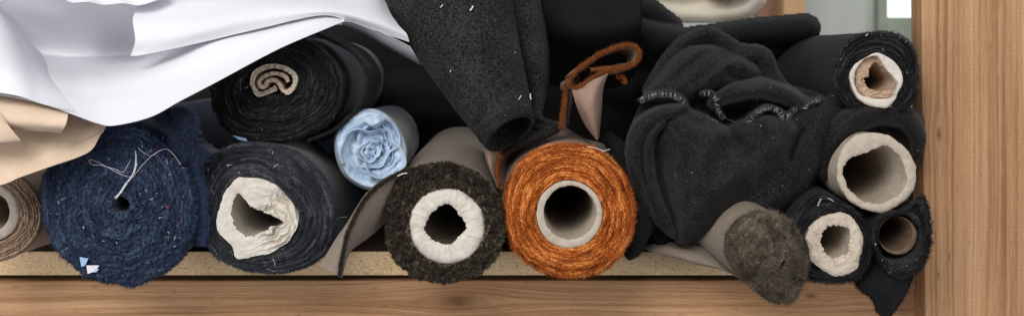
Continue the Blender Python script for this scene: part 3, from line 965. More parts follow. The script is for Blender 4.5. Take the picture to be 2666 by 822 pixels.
# --- orange roll
t = roll_thing(1482, 550, -.12, 'rust orange pile fabric roll with a bare grey cardboard core')
oc = (1480, 550)
w = wound(oc, [(1309, 540), (1318, 480), (1345, 430), (1385, 395), (1440, 376), (1500, 374), (1560, 388), (1610, 430), (1642, 485), (1655, 545), (1648, 605), (1622, 660), (1575, 702), (1515, 723), (1450, 722), (1390, 698), (1345, 660), (1318, 605)],
          ell(1482, 556, 88, 89), -.115, 14, amp=.0019, rough=.0022, rs=330, wob=1.1, seed=52, fib=24000, flen=.0034, fw=.00016, fspread=1.0, edge_fib=2600, lap=.9, ragged=5, length=.85, dome=.004, nu=130, drift=(-.07, 0))
w.build('wound_fabric', [MT['orange'], MT['mauve']], t)
ORG = w.face
core((1482, 557), ell(1482, 557, 86, 88), ell(1484, 553, 69, 70), -.122, seed=21, wr=.0008, ragged=2.4, lip=.0012, inlen=.8).build('core_tube', MT['card'], t)
zo = lambda L: [(1400 + .529 * a, .529 * b) for a, b in L]
fl = M()
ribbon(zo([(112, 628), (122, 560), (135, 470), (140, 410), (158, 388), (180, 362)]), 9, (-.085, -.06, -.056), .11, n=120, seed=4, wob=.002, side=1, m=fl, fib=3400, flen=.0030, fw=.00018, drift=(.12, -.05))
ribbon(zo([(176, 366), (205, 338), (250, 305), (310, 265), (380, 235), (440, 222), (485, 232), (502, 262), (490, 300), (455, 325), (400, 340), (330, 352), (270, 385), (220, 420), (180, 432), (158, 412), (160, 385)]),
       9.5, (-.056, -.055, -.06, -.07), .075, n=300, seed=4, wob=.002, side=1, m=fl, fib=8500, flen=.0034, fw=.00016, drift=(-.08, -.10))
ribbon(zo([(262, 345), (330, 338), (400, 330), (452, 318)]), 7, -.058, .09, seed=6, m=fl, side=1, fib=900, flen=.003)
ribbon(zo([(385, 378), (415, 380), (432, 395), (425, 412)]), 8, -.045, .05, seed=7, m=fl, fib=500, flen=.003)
sheet([[(*p, -.066) for p in zo([(165, 430), (215, 425), (280, 390), (345, 365)])],
       [(*p, d) for p, d in zip(zo([(190, 520), (230, 515), (280, 480), (322, 440)]), (-.062, -.078, -.076, -.05))],
       [(*p, d) for p, d in zip(zo([(230, 610), (258, 600), (290, 580), (315, 540)]), (-.052, -.072, -.07, -.04))],
       [(*p, d) for p, d in zip(zo([(288, 690), (293, 688), (298, 682), (304, 670)]), (-.05, -.06, -.058, -.04))]], 80, 70, .001, noise=.001, seed=8, mi=1, m=fl)
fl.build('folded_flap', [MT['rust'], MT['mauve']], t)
# the outer lap peeling off the left of its barrel
fl = M()
sheet([[(1352, 474, .0), (1350, 432, .01), (1362, 398, .0), (1396, 372, -.02)], [(1335, 480, -.03), (1326, 436, -.025), (1336, 396, -.025), (1366, 372, -.04)], [(1304, 490, -.072), (1293, 440, -.075), (1303, 395, -.072), (1332, 368, -.055)],
       [(1292, 480, -.06), (1270, 430, -.07), (1262, 385, -.06), (1275, 350, -.02)], [(1300, 470, .1), (1275, 400, .1), (1270, 350, .1), (1280, 310, .1)]], 60, 60, .002, noise=.001, seed=3, m=fl)
q = cat([(1304, 490, -.0735), (1294, 452, -.077), (1297, 412, -.0755), (1310, 386, -.069), (1332, 368, -.057)], 160); W = P(q[:, 0], q[:, 1], q[:, 2])
fl.tube(W, .0013, 5, 1)
ii = rng.integers(0, 160, 1600); fl.fibres(W[ii], rng.normal(0, 1, (1600, 3)) + [0, -.6, 0], .0032, .00022, 1)
fl.build('loose_wrap', [MT['mauve'], MT['orange']], t)
thread([[(1530, 382), (1545, 384), (1560, 388), (1572, 393), (1580, 390), (1588, 389)]], t, MT['thread'], y=-.125, r=.0004)

# --- black felt roll hanging down over the orange one
t = thing('fabric_roll', P(1330, 340, -.12), 'thick black felt roll drooping point-down on to the orange roll, its end hollow', 'fabric roll', ROLLS)
Lp = cat([(975, -60), (1010, 40), (1042, 90), (1085, 150), (1135, 220), (1180, 280), (1228, 340), (1266, 386)], 90)
Rp = cat([(1330, -60), (1343, 40), (1350, 90), (1356, 130), (1366, 180), (1375, 225), (1382, 265), (1389, 303)], 90)
tt = np.linspace(0, 1, 90)[:, None]; th = np.linspace(0, 2 * np.pi, 200, endpoint=False)[None]
cx_ = (Lp[:, :1] + Rp[:, :1]) / 2; cy_ = (Lp[:, 1:] + Rp[:, 1:]) / 2; hx = (Rp[:, :1] - Lp[:, :1]) / 2; hy = (Rp[:, 1:] - Lp[:, 1:]) / 2
ky = np.clip((tt - .45) / .55, 0, 1) ** 1.5
def cone(scale, push):
    px = cx_ + scale * (hx * np.cos(th) - 20 * ky * np.sin(th)); py = cy_ + scale * (hy * np.cos(th) - 26 * ky * np.sin(th))
    wob = 1 + .05 * fbm(sc(np.cos(th) * 1.5, np.sin(th) * 1.5, tt * 3), 3)
    y = (.03 - .135 * tt) - (.085 * (1 - tt) + .032 * tt) * scale * np.sin(th) * wob + push
    W = P(px, py, y)
    n = fbm(W * 42, 3) * .003 + fbm(W * 300, 2) * .0005
    W[..., 1] += n
    return W
m = M()
A_, B_ = cone(1, 0), cone(.83, .001)
m.grid(A_, wrap=True); m.grid(B_, wrap=True, flip=True)
lipc = np.stack([A_[-1], (A_[-1] * .7 + B_[-1] * .3) + np.array([0, -.001, -.0015]), (A_[-1] * .3 + B_[-1] * .7) + np.array([0, -.001, -.0015]), B_[-1]])
m.grid(lipc, wrap=True)
n = 4200; j = rng.integers(0, 200, n); i = rng.integers(82, 90, n)
m.fibres(A_[i, j], rng.normal(0, 1, (n, 3)) + [0, -.5, 0], .0022, .00015)
n = 26000; j = rng.integers(0, 100, n); i = rng.integers(0, 90, n)
m.fibres(A_[i, j], rng.normal(0, .6, (n, 3)) + [0, -1, .0], .0015, .00013)
FELT = A_[:, :100]
m.build('wound_fabric', MT['felt'], t)
m = sheet([[(1300, -60, .03), (1350, -60, .005), (1385, -60, .02), (1402, -60, .08)], [(1320, 60, .02), (1370, 60, -.015), (1405, 60, .0), (1420, 62, .06)], [(1330, 150, .01), (1385, 150, -.03), (1418, 150, -.015), (1430, 150, .045)],
           [(1340, 240, 0), (1390, 240, -.045), (1418, 240, -.035), (1428, 242, .02)], [(1345, 300, -.02), (1385, 302, -.065), (1408, 305, -.065), (1418, 305, -.03)],
           [(1335, 345, -.04), (1385, 330, -.062), (1425, 325, -.066), (1458, 318, -.055)], [(1300, 398, -.07), (1345, 384, -.085), (1400, 368, -.082), (1454, 342, -.066)]], 110, 110, .004, noise=.002, ns=40, seed=4)
q = m.front
n = 5000; ii = np.where(rng.random(n) < .6, 109 - rng.integers(0, 4, n), rng.integers(0, 110, n)); jj = np.where(ii > 104, rng.integers(0, 110, n), 109 - rng.integers(0, 4, n))
m.fibres(q[ii, jj], rng.normal(0, .8, (n, 3)) + [.1, -.6, -.2], .0028, .00018)
n = 9000; m.fibres(q[rng.integers(0, 110, n), rng.integers(0, 110, n)], rng.normal(0, .6, (n, 3)) + [0, -1, 0], .0015, .00013)
m.build('outer_lap', MT['felt'], t)
m = M()
for pts, r in (([(1146, 20), (1151, 16), (1153, 12)], .0006), ([(1224, 28), (1229, 22), (1231, 17)], .0010), ([(1349, 260), (1354, 254), (1357, 249)], .0005),
               ([(1381, 245), (1380, 252), (1382, 259)], .0010), ([(1172, 188), (1174, 182)], .0004), ([(1340, 138), (1342, 137)], .0006)):
    q = resample(pts, 6); d = near_depth(FELT, q[:, 0], q[:, 1]); m.tube(P(q[:, 0], q[:, 1], d - .002), r, 5)
o = m.build('lint', MT['thread'], t); o['kind'] = 'stuff'

# --- olive plush roll pointing out at lower right
t = roll_thing(2010, 670, -.14, 'olive brown plush fabric roll with smooth taupe backing, its fuzzy end jutting over the beam')
ol_out = [(1955, 556), (1990, 552), (2020, 556), (2055, 575), (2078, 610), (2090, 645), (2098, 690), (2086, 738), (2066, 780), (2030, 785), (1990, 766), (1935, 726), (1905, 690), (1890, 640), (1908, 590)]
w = wound((2035, 690), ol_out, ell(2038, 692, 6, 20, .3), -.135, 4, amp=.0042, rough=.0052, rs=150, wob=1.4, seed=61, fib=24000, flen=.006, fw=.00024, fspread=1.0, edge_fib=2500, lap=.5, ragged=5, length=.55, dome=.02, drift=(-.42, .05), round_=.02, nu=110, tilt=(-.00005, 0))
w.build('wound_fabric', [MT['olive'], MT['taupe']], t)
m = sheet([[(1668, 640, -.02), (1740, 630, -.03), (1820, 640, -.04), (1900, 660, -.04)], [(1690, 652, -.03), (1760, 650, -.05), (1840, 672, -.06), (1920, 715, -.065)], [(1735, 664, -.035), (1800, 684, -.055), (1870, 700, -.06), (1950, 730, -.06)],
           [(1760, 664, .0), (1810, 680, .0), (1880, 695, 0), (1950, 720, 0)]], 90, 50, .001, noise=.001, seed=6)
m.build('loose_wrap', MT['taupe'], t)

# --- black roll, upper right, with torn papered core
t = roll_thing(2282, 212, -.09, 'black fabric roll with a brown core wrapped in torn white paper, against the post')
ur_out = [(2172, 190), (2185, 140), (2215, 105), (2255, 86), (2305, 83), (2350, 95), (2382, 130), (2390, 190), (2388, 240), (2370, 275), (2320, 292), (2255, 292), (2205, 275), (2178, 235)]
uc = [(2283, 138), (2310, 148), (2336, 169), (2349, 196), (2348, 222), (2337, 243), (2331, 259), (2310, 280), (2286, 280), (2262, 275), (2243, 266), (2230, 254), (2216, 225), (2212, 196), (2224, 170), (2257, 148)]
um = [(2279, 146), (2290, 152), (2305, 176), (2330, 205), (2338, 222), (2330, 240), (2330, 252), (2300, 258), (2270, 256), (2240, 246), (2226, 220), (2226, 190), (2240, 165), (2258, 150)]
ui = [(2281, 162), (2292, 170), (2304, 186), (2320, 196), (2330, 210), (2322, 228), (2310, 236), (2283, 236), (2257, 226), (2251, 206), (2262, 198), (2262, 180)]
w = wound((2284, 200), ur_out, uc, -.085, 5, amp=.004, rough=.0022, rs=260, wob=.8, seed=71, fib=6000, flen=.004, fw=.0002, lap=.9, edge_fib=1500, rest=False, length=.7, ragged=3, drift=(-.08, 0))
w.build('wound_fabric', [MT['blk'], MT['blkb']], t)
UR = w.face
ct_ = core((2284, 205), um, ui, -.088, seed=31, wr=.002, ws=140, ragged=5, strata=3, nu=24).build('core_tube', MT['cardtan'], t)
core((2284, 208), uc, um, -.094, seed=35, wr=.0025, ws=60, ragged=2, nu=14, inlen=.008, length=.06, cap=False).build('core_wrap', MT['corewhite'], ct_)
lint(UR, 14, t, [MT['thread'], MT['scrapteal'], MT['threadtan']], 41, 3, 9, .0002)

# --- bare cardboard tube
TUBE = [(2177, 440), (2184, 405), (2205, 370), (2235, 350), (2272, 345), (2312, 352), (2355, 383), (2378, 420), (2386, 450), (2376, 495), (2346, 530), (2300, 554), (2262, 547), (2220, 530), (2192, 500), (2180, 470)]
t = thing('cardboard_tube', P(2273, 447, -.11), 'wide bare cardboard tube with a rough cut edge, lying on two black rolls', 'cardboard tube')
core((2275, 450), TUBE,
     [(2195, 445), (2209, 413), (2232, 404), (2262, 393), (2299, 379), (2326, 391), (2350, 420), (2360, 460), (2352, 490), (2325, 518), (2285, 530), (2250, 522), (2215, 498), (2200, 470)], -.11, length=.6, seed=44, wr=.0009, ragged=6.0, lip=.002, inlen=.8).build('tube_wall', MT['card'], t)

# --- black roll with thick torn cream core
t = roll_thing(2172, 630, -.115, 'black fabric roll with a thick torn cream core, between olive plush roll and post')
w = wound((2172, 625), [(2062, 620), (2066, 565), (2090, 525), (2135, 502), (2180, 516), (2222, 545), (2262, 590), (2270, 655), (2255, 700), (2225, 728), (2160, 735), (2100, 726), (2072, 690)], ell(2172, 634, 76, 80), -.11, 3.5, amp=.004, rough=.0024, rs=260, wob=.9, seed=81, fib=5000, flen=.0045, fw=.0002, lap=1.0, edge_fib=1500, length=.7, ragged=4)
w.build('wound_fabric', [MT['blk'], MT['blkb']], t)
R17 = w.face
core((2170, 630), [(2096, 615), (2108, 590), (2135, 565), (2160, 557), (2196, 552), (2225, 575), (2244, 605), (2246, 645), (2236, 672), (2232, 698), (2205, 712), (2170, 715), (2140, 700), (2112, 675), (2104, 640)],
     [(2138, 622), (2150, 594), (2180, 586), (2206, 592), (2214, 612), (2210, 640), (2200, 662), (2170, 670), (2146, 655)], -.118, seed=52, wr=.0009, ws=70, strata=1.6, ragged=7, nu=26, flare=8, inlen=.8).build('core_tube', MT['corepaper'], t)
m = M(); m.tube(P([2128, 2133, 2130, 2136, 2134, 2140], [535, 530, 526, 524, 519, 518], -.118), .0005, 4); m.tube(P([2155, 2163, 2170], [516, 519, 524], -.118), .0004, 4); m.build('loose_thread', MT['thread'], t)

# --- black roll with thin brown tube and hanging end
t = roll_thing(2348, 620, -.12, 'black fabric roll with a thin brown core, its loose end hanging beside the post')
w = wound((2338, 612), [(2282, 620), (2284, 585), (2306, 562), (2345, 554), (2372, 542), (2386, 512), (2410, 514), (2424, 575), (2425, 630), (2410, 680), (2380, 715), (2345, 726), (2310, 712), (2290, 670)], ell(2341, 619, 62, 65), -.118, 2.8, amp=.005, rough=.0022, rs=220, wob=.9, seed=91, fib=3500, flen=.0045, fw=.0002, lap=1.1, edge_fib=1500, length=.7, ragged=6, drift=(-.10, 0), round_=.01)
w.build('wound_fabric', [MT['blk'], MT['blkb']], t)
R18 = w.face
core((2338, 612), ell(2337, 612, 50, 50), ell(2331, 608, 45, 45), -.110, seed=60, wr=.0004, ragged=.6, lip=.0006, nu=8, inlen=.6).build('core_tube', MT['cardbrown'], t)
m = sheet([[(2232, 690, -.06), (2275, 665, -.085), (2330, 690, -.10), (2378, 700, -.09)], [(2224, 725, -.085), (2270, 715, -.1), (2325, 730, -.115), (2372, 728, -.10)], [(2240, 752, -.09), (2275, 755, -.108), (2322, 762, -.118), (2360, 758, -.105)],
           [(2272, 775, -.09), (2290, 785, -.105), (2318, 790, -.112), (2345, 785, -.1)], [(2282, 802, -.09), (2295, 812, -.1), (2312, 814, -.102), (2328, 808, -.095)], [(2298, 822, -.09), (2303, 828, -.095), (2309, 828, -.095), (2315, 822, -.09)]], 70, 70, .0012, noise=.004, ns=34, seed=12, ragged=3)
q = m.front; n = 2600
ii = np.where(rng.random(n) < .4, 69, rng.integers(5, 70, n)); jj = np.where(ii == 69, rng.integers(0, 70, n), np.where(rng.random(n) < .7, 0, 69))
m.fibres(q[ii, jj], rng.normal(0, 1, (n, 3)) + [-.3, -.3, -.3], .0045, .00022)
m.build('hanging_end', MT['blkb'], t)
lint(R18, 6, t, [MT['thread']], 51, 3, 7, .0002)

# ================================================================ LOOSE CLOTH
def cloth_thing(name, m, mat, label, cat_, group=None):
    o = tidy(m.build(name, mat)); return tag(o, label, cat_, group)


JL = [
    ('poly', [(1650, 300), (1700, 225), (1765, 140), (1850, 112), (1960, 140), (2010, 215), (2080, 250), (2180, 268), (2300, 274), (2396, 290), (2398, 380), (2310, 440), (2160, 470), (2080, 530), (1900, 590), (1775, 625), (1660, 560), (1634, 400)], 26, -22, 26),
    ('line', [(1690, 235), (1735, 160), (1785, 108), (1845, 86), (1880, 104), (1925, 132), (1985, 142), (2012, 195), (2050, 238), (2130, 262)], (20, 20, 18, 24, 22, 20), (-12, -12, -10, -6, -6, -10), (18, 22, 22, 22, 20, 18)),
    ('poly', [(1668, 262), (1700, 210), (1760, 140), (1810, 119), (1870, 122), (1935, 145), (1985, 190), (1982, 215), (1930, 225), (1870, 240), (1826, 252), (1788, 272), (1740, 268)], 52, -4, 44),
    ('line', [(1858, 268), (1910, 240), (1975, 228), (2040, 248), (2095, 274), (2150, 280)], (16, 24, 27, 25, 22, 16), (30, 30, 26, 16, 14, 10), (22, 30, 34, 32, 28, 20)),
    ('line', [(2172, 270), (2130, 330), (2096, 410), (2060, 480), (1990, 545)], (30, 42, 46, 44, 36), (20, 24, 22, 20, 20), (20, 34, 40, 36, 30)),
    ('line', [(2150, 440), (2168, 380), (2205, 322), (2280, 292), (2350, 304), (2386, 350), (2392, 400)], (34, 38, 38, 36, 34, 26, 18), (14, 20, 22, 22, 18, 12, 5), (26, 38, 42, 42, 38, 30, 20)),
    ('poly', [(1704, 350), (1738, 300), (1778, 276), (1822, 292), (1858, 312), (1895, 326), (1945, 306), (2010, 292), (2088, 284), (2150, 276), (2138, 345), (2102, 425), (2050, 486), (1960, 545), (1870, 598), (1776, 637), (1748, 610), (1712, 505), (1698, 420)], 110, 22, 50),
    ('line', [(1782, 280), (1718, 300), (1668, 332), (1650, 390), (1658, 455), (1690, 535), (1752, 612)], (14, 24, 26, 24, 22, 20, 10), (36, 40, 40, 38, 38, 38, 38), (22, 32, 34, 30, 28, 24, 14)),
    ('line', [(1722, 318), (1692, 362), (1686, 430), (1706, 515), (1752, 612)], (12, 18, 18, 18, 10), (50, 46, 42, 40, 42), (18, 26, 26, 26, 14)),
    ('line', [(1664, 262), (1690, 252), (1720, 246), (1752, 248), (1780, 264)], (8, 9, 9, 9, 7), (38, 42, 45, 47, 48), (5, 6, 6, 6, 5)),
    ('line', [(1826, 246), (1848, 244), (1865, 258), (1870, 285), (1884, 306)], (7, 9, 9, 9, 6), (44, 48, 48, 48, 48), (5, 6, 6, 6, 4)),
    ('line', [(1945, 318), (1968, 296), (1996, 281), (2024, 288), (2044, 308), (2062, 290), (2080, 284)], (8, 9, 9, 9, 9, 8, 7), (42, 46, 48, 48, 46, 46, 44), (5, 6, 6, 6, 6, 6, 4)),
    ('line', [(2092, 284), (2108, 268), (2136, 261)], (7, 8, 7), (40, 42, 38), (4, 5, 4)),
    ('add', [(1880, 345), (1850, 380), (1835, 430), (1830, 480)], 34, 14),
    ('add', [(1905, 330), (1920, 370), (1960, 400)], 22, -12),
    ('add', [(1985, 310), (2020, 350), (2030, 420)], 30, 16),
    ('add', [(2066, 310), (2080, 350), (2060, 410)], 20, -12),
    ('add', [(1745, 330), (1770, 420), (1780, 520)], 26, 8),
    ('add', [(1960, 430), (1930, 490), (1860, 560)], 36, -10),
    ('add', [(1730, 230), (1800, 200), (1860, 170)], 26, 6),
    ('add', [(1900, 190), (1940, 205), (1975, 205)], 24, -18),
    ('add', [(1880, 285), (1910, 290), (1940, 285)], 20, -16),
    ('add', [(1760, 300), (1800, 340), (1880, 352), (1950, 335)], 24, 9),
    ('add', [(2050, 330), (1990, 400), (1900, 470), (1800, 560)], 30, 8),
    ('add', [(2100, 320), (2060, 400), (2000, 470), (1900, 560)], 22, -9),
    ('add', [(1900, 420), (1880, 500), (1820, 590)], 40, 7),
    ('add', [(1720, 400), (1730, 480), (1760, 580)], 18, -7),
    ('add', [(1840, 140), (1780, 190), (1700, 250)], 18, -8),
    ('sharp', [(2150, 282), (2085, 390), (2020, 490), (1930, 572)], 16, 12),
    ('sharp', [(2128, 290), (2050, 400), (1980, 470)], 14, -10),
    ('sharp', [(1800, 296), (1768, 400), (1774, 540), (1778, 620)], 14, 8),
    ('sharp', [(1852, 318), (1822, 390), (1816, 470)], 12, 9),
    ('sharp', [(1870, 322), (1880, 380), (1930, 440)], 14, -8),
    ('sharp', [(1942, 312), (1975, 350), (1990, 420)], 12, 8),
    ('sharp', [(2016, 296), (2030, 340), (2010, 400)], 10, -9),
    ('sharp', [(1700, 330), (1676, 400), (1690, 500), (1740, 600)], 8, -14),
    ('sharp', [(1830, 125), (1760, 180), (1690, 248)], 12, 8),
    ('sharp', [(1900, 130), (1840, 190), (1800, 250)], 14, -8),
    ('sharp', [(1960, 160), (1900, 190), (1850, 235)], 12, 9),
    ('sharp', [(2180, 290), (2225, 300), (2290, 286)], 12, 7),
    ('sharp', [(2200, 330), (2260, 316), (2330, 318)], 10, -9),
    ('sharp', [(1900, 246), (1980, 240), (2060, 262)], 9, 7),
    ('add', [(1940, 150), (1880, 180), (1810, 235)], 20, 8),
]
jm = folds((1610, 70, 2412, 650), 2.6, -.03, JL, blur=2, noise=3.2, ns=24, seed=3, back=.03, cut=(TUBE, -.11))
g = np.random.default_rng(3)
ii, jj = np.nonzero(jm.mask); k = g.integers(0, len(ii), 34000)
jm.fibres(P(jm.X[ii[k], jj[k]], jm.Y[ii[k], jj[k]], jm.y[ii[k], jj[k]]), g.normal(0, .7, (34000, 3)) + [0, -1, .1], .0013, .00011)
J = cloth_thing('draped_jersey', jm, MT['jersey'], 'crumpled charcoal jersey cloth with white overlock stitching, draped between orange roll and cardboard tube', 'fabric')
for path, w_, n_ in (([(1664, 264), (1690, 252), (1720, 246), (1752, 248), (1781, 266)], 19, 30), ([(1826, 246), (1848, 244), (1865, 258), (1870, 285), (1886, 308)], 18, 18),
                     ([(1945, 320), (1968, 296), (1996, 281), (2024, 288), (2044, 310), (2062, 290), (2082, 284)], 17, 34), ([(2092, 286), (2108, 268), (2138, 261)], 13, 14)):
    m = M(); p = resample(cat(path, 300), n_ * 2); t_ = np.gradient(p, axis=0); t_ /= np.linalg.norm(t_, axis=1, keepdims=True); nn = np.stack([-t_[:, 1], t_[:, 0]], -1)
    for s in range(1, n_ * 2 - 2, 2):
        a = p[s] + nn[s] * w_ * .42 * g.uniform(.7, 1.1) + g.normal(0, .8, 2); b = p[s] - nn[s] * w_ * .42 * g.uniform(.4, 1.1) + t_[s] * g.uniform(-5, 7)
        for A0, B0 in ((a, b), (b, p[s + 2] + nn[s + 2] * w_ * .4)):
            if g.random() < .3: continue
            q = resample([A0, (A0 + B0) / 2 + g.normal(0, .7, 2), B0], 7); d = depth_at(jm, q[:, 0], q[:, 1])
            m.tube(P(q[:, 0], q[:, 1], np.minimum(d, np.median(d) + .003) - .0008 - .0008 * np.sin(np.linspace(0, np.pi, 7))), g.uniform(.00012, .00021), 4)
    m.build('overlock_stitching', MT['stitch'], J)
for pts in ([(1838, 300), (1858, 312), (1880, 320)], [(1884, 304), (1900, 314), (1918, 318)]):
    m = M()
    q = cat(pts, 20); m.tube(P(q[:, 0], q[:, 1], depth_at(jm, q[:, 0], q[:, 1]) - .001), .0002, 4)
    m.build('loose_thread', MT['thread'], J)
m = M()
for k in range(26):
    i = g.integers(len(ii)); x, y = jm.X[ii[i], jj[i]], jm.Y[ii[i], jj[i]]; a = g.uniform(0, 6.28); L = g.uniform(1.5, 6)
    q = np.array([[x, y], [x + L * math.cos(a), y + L * math.sin(a)]]); q = resample(q, 4); m.tube(P(q[:, 0], q[:, 1], depth_at(jm, q[:, 0], q[:, 1]) - .0008), g.uniform(.0001, .0003), 4)
o = m.build('lint', MT['threadtan'], J); o['kind'] = 'stuff'

# black fuzzy cloth end left of the jersey, behind the orange roll
m = folds((1560, 320, 1760, 690), 3, .01, [('line', [(1588, 366), (1612, 400), (1640, 470), (1650, 520)], (22, 34, 40, 40), (10, 18, 24, 30), (24, 34, 36, 34)), ('line', [(1660, 400), (1652, 480), (1668, 560), (1655, 640), (1640, 660)], (34, 40, 50, 34, 18), (20, 40, 62, 70, 66), (30, 34, 34, 30, 16)), ('line', [(1700, 500), (1720, 580), (1725, 625)], (40, 40, 22), (20, 30, 30), (20, 24, 16))], blur=2, noise=4, ns=60, seed=8)
cloth_thing('cloth_end', m, MT['blkdeep'], 'fuzzy black cloth end hanging in the gap between the orange roll and the charcoal jersey', 'fabric')

# long black fold across the top
m = folds((1600, -40, 2160, 170), 3, .15, [('line', [(1600, 95), (1670, 96), (1760, 108), (1850, 100), (1950, 88), (2050, 78), (2098, 74)], (46, 46, 38, 38, 40, 43, 42), (0,) * 7, (60,) * 7),
                                          ('line', [(1640, 18), (1690, 30), (1752, 70)], (40, 36, 30), (-50,) * 3, (50,) * 3),
                                          ('line', [(1700, 130), (1850, 130), (2000, 125), (2100, 105)], (45, 40, 36, 30), (-30,) * 4, (50,) * 4)], blur=2, noise=1.6, ns=40, seed=5, back=.2)
n = 9000; ii, jj = np.nonzero(m.mask); k = g.integers(0, len(ii), n)
m.fibres(P(m.X[ii[k], jj[k]], m.Y[ii[k], jj[k]], m.y[ii[k], jj[k]]), g.normal(0, .7, (n, 3)) + [0, -.6, .5], .0016, .00012)
cloth_thing('folded_cloth', m, MT['blkb'], 'long black fabric fold lying behind the charcoal jersey below the cream cloth', 'fabric')

# square-cornered black cloth at the top
m = sheet([[(1372, -60, .06), (1480, -60, .04), (1600, -60, .045), (1667, -60, .05)], [(1380, 30, .06), (1480, 35, .035), (1600, 28, .04), (1668, 25, .045)], [(1390, 90, .09), (1490, 100, .05), (1600, 90, .05), (1668, 75, .055)],
           [(1400, 150, .16), (1500, 160, .13), (1600, 150, .12), (1660, 130, .11)], [(1400, 220, .22), (1500, 230, .2), (1600, 230, .2), (1650, 200, .18)]], 90, 90, .006, noise=.002, seed=9)
q = m.front; n = 2500; m.fibres(q[rng.integers(0, 90, n), np.full(n, 89)], rng.normal(0, .7, (n, 3)) + [.6, -.5, .2], .0022, .00014)
tag(m.build('folded_cloth', MT['blkdeep']), 'flat black cloth with a straight cut edge hanging behind the folded orange flap', 'fabric')

# black cloth added behind the rolls to keep the gaps between them dark
g2 = np.random.default_rng(12)
L = [('poly', [(330, 250), (420, 130), (600, 60), (900, 60), (1100, -40), (1500, -50), (1660, 60), (1780, 90), (2020, 120), (2130, 200), (2400, 290), (2420, 640), (330, 640)], 40, 0, 40)]
for k in range(14):
    x0 = g2.uniform(420, 2000); y0_ = g2.uniform(160, 560)
    L.append(('line', [(x0 - 120, y0_ + g2.uniform(-30, 30)), (x0, y0_), (x0 + 140, y0_ + g2.uniform(-40, 40))], (40, 60, 40), (10, 20, 10), (40, 60, 40)))
m = folds((300, -80, 2440, 660), 8, .46, L, blur=2, noise=5, ns=20, seed=4)
cloth_thing('gap_dark_cloth', m, MT['blkdeep'], 'added black cloth that keeps the gaps behind all the rolls dark', 'fabric')

# ================================================================ PAPER
PG = 'sheets of white paper over the rolls'
# large lower sheet: drooping lip in front, trough behind it, wall rising at the back
m = sheet([
    [(-150, -90, -.10), (100, -90, -.08), (240, -90, -.075), (360, -90, -.07), (520, -80, .0), (700, -70, .03), (830, -60, .05), (910, -60, .05)],
    [(-150, 10, -.06), (100, 30, -.03), (240, 30, -.015), (360, 30, -.01), (520, 30, .01), (700, 15, .02), (830, 5, .0), (905, 5, -.01)],
    [(-150, 90, -.03), (110, 130, .02), (240, 138, .035), (360, 132, .04), (520, 100, -.085), (700, 58, -.08), (830, 30, -.07), (900, 38, -.06)],
    [(-150, 115, -.07), (110, 150, -.02), (240, 154, -.01), (360, 150, -.02), (520, 116, -.120), (700, 70, -.106), (830, 42, -.09), (899, 43, -.075)],
    [(-150, 140, -.11), (110, 188, -.12), (240, 195, -.12), (360, 182, -.12), (520, 142, -.133), (700, 88, -.117), (830, 50, -.098), (898, 48, -.083)],
    [(-150, 180, -.15), (100, 222, -.165), (240, 255, -.168), (370, 240, -.16), (520, 185, -.145), (700, 112, -.125), (830, 64, -.105), (896, 52, -.09)],
    [(-150, 222, -.185), (80, 262, -.195), (170, 290, -.20), (255, 321, -.203), (300, 326, -.202), (392, 304, -.195), (470, 262, -.182), (560, 215, -.17), (720, 130, -.14), (850, 74, -.115), (896, 56, -.095)],
], 200, 120, .0005, noise=.0012, ns=7, seed=2)
o = m.build('paper_sheet', MT['white']); tag(o, 'large white paper sheet drooping in a tongue over the kraft paper and navy roll', 'paper', PG)
# bright left sheet with a diagonal fold
m = sheet([
    [(-150, -10, -.06), (-30, 0, -.06), (0, 30, -.05), (20, 50, -.042)],
    [(-150, 80, -.13), (0, 90, -.135), (60, 105, -.07), (112, 146, -.008)],
    [(-150, 160, -.185), (20, 175, -.19), (100, 200, -.165), (165, 225, -.146)],
    [(-150, 224, -.205), (30, 246, -.212), (110, 270, -.206), (200, 292, -.198)],
], 100, 80, .0005, noise=.001, ns=9, seed=11)
tag(m.build('paper_sheet', MT['white']), 'bright white paper corner folded along a diagonal, topmost at the left above the kraft roll', 'paper', PG)
# upper rolled sheet with open curved end
m = sheet([
    [(372, -70, .02), (520, -70, .02), (700, -70, .03), (880, -60, .03), (960, -50, .03), (1000, -40, .03)],
    [(362, 5, -.09), (520, -20, -.08), (700, -20, -.06), (870, -10, -.04), (960, 0, -.03), (1010, 20, -.01)],
    [(346, 50, -.135), (520, 40, -.125), (680, 15, -.105), (850, 10, -.08), (965, 30, -.065), (1035, 62, -.05)],
    [(352, 105, -.150), (520, 80, -.14), (680, 45, -.12), (850, 28, -.10), (970, 55, -.08), (1058, 88, -.06)],
    [(340, 146, -.145), (380, 142, -.145), (520, 112, -.135), (680, 74, -.118), (832, 41, -.10), (905, 55, -.085), (980, 82, -.07), (1066, 110, -.055)],
], 180, 110, .0005, noise=.0008, ns=8, seed=5)
tag(m.build('paper_sheet', MT['white']), 'white paper sheet curled into an open-ended roll, touching the black felt roll', 'paper', PG)
# thin rim of a sheet across the top left
m = sheet([
    [(-150, -90, .0), (120, -80, .0), (260, -80, -.01), (420, -80, -.02)],
    [(120, -40, -.09), (200, -30, -.10), (290, -25, -.11), (430, -20, -.11)],
    [(150, -14, -.13), (185, 6, -.14), (230, 4, -.142), (270, 12, -.14), (320, 8, -.14), (360, 14, -.138), (400, 4, -.135), (440, -10, -.12)],
    [(170, -10, -.12), (230, 0, -.125), (320, 2, -.12), (420, -6, -.11)],
], 120, 50, .0005, noise=.002, ns=10, seed=7)
tag(m.build('paper_sheet', MT['white']), 'white paper edge curling in along the top of the photo above the shaded hollow', 'paper', PG)
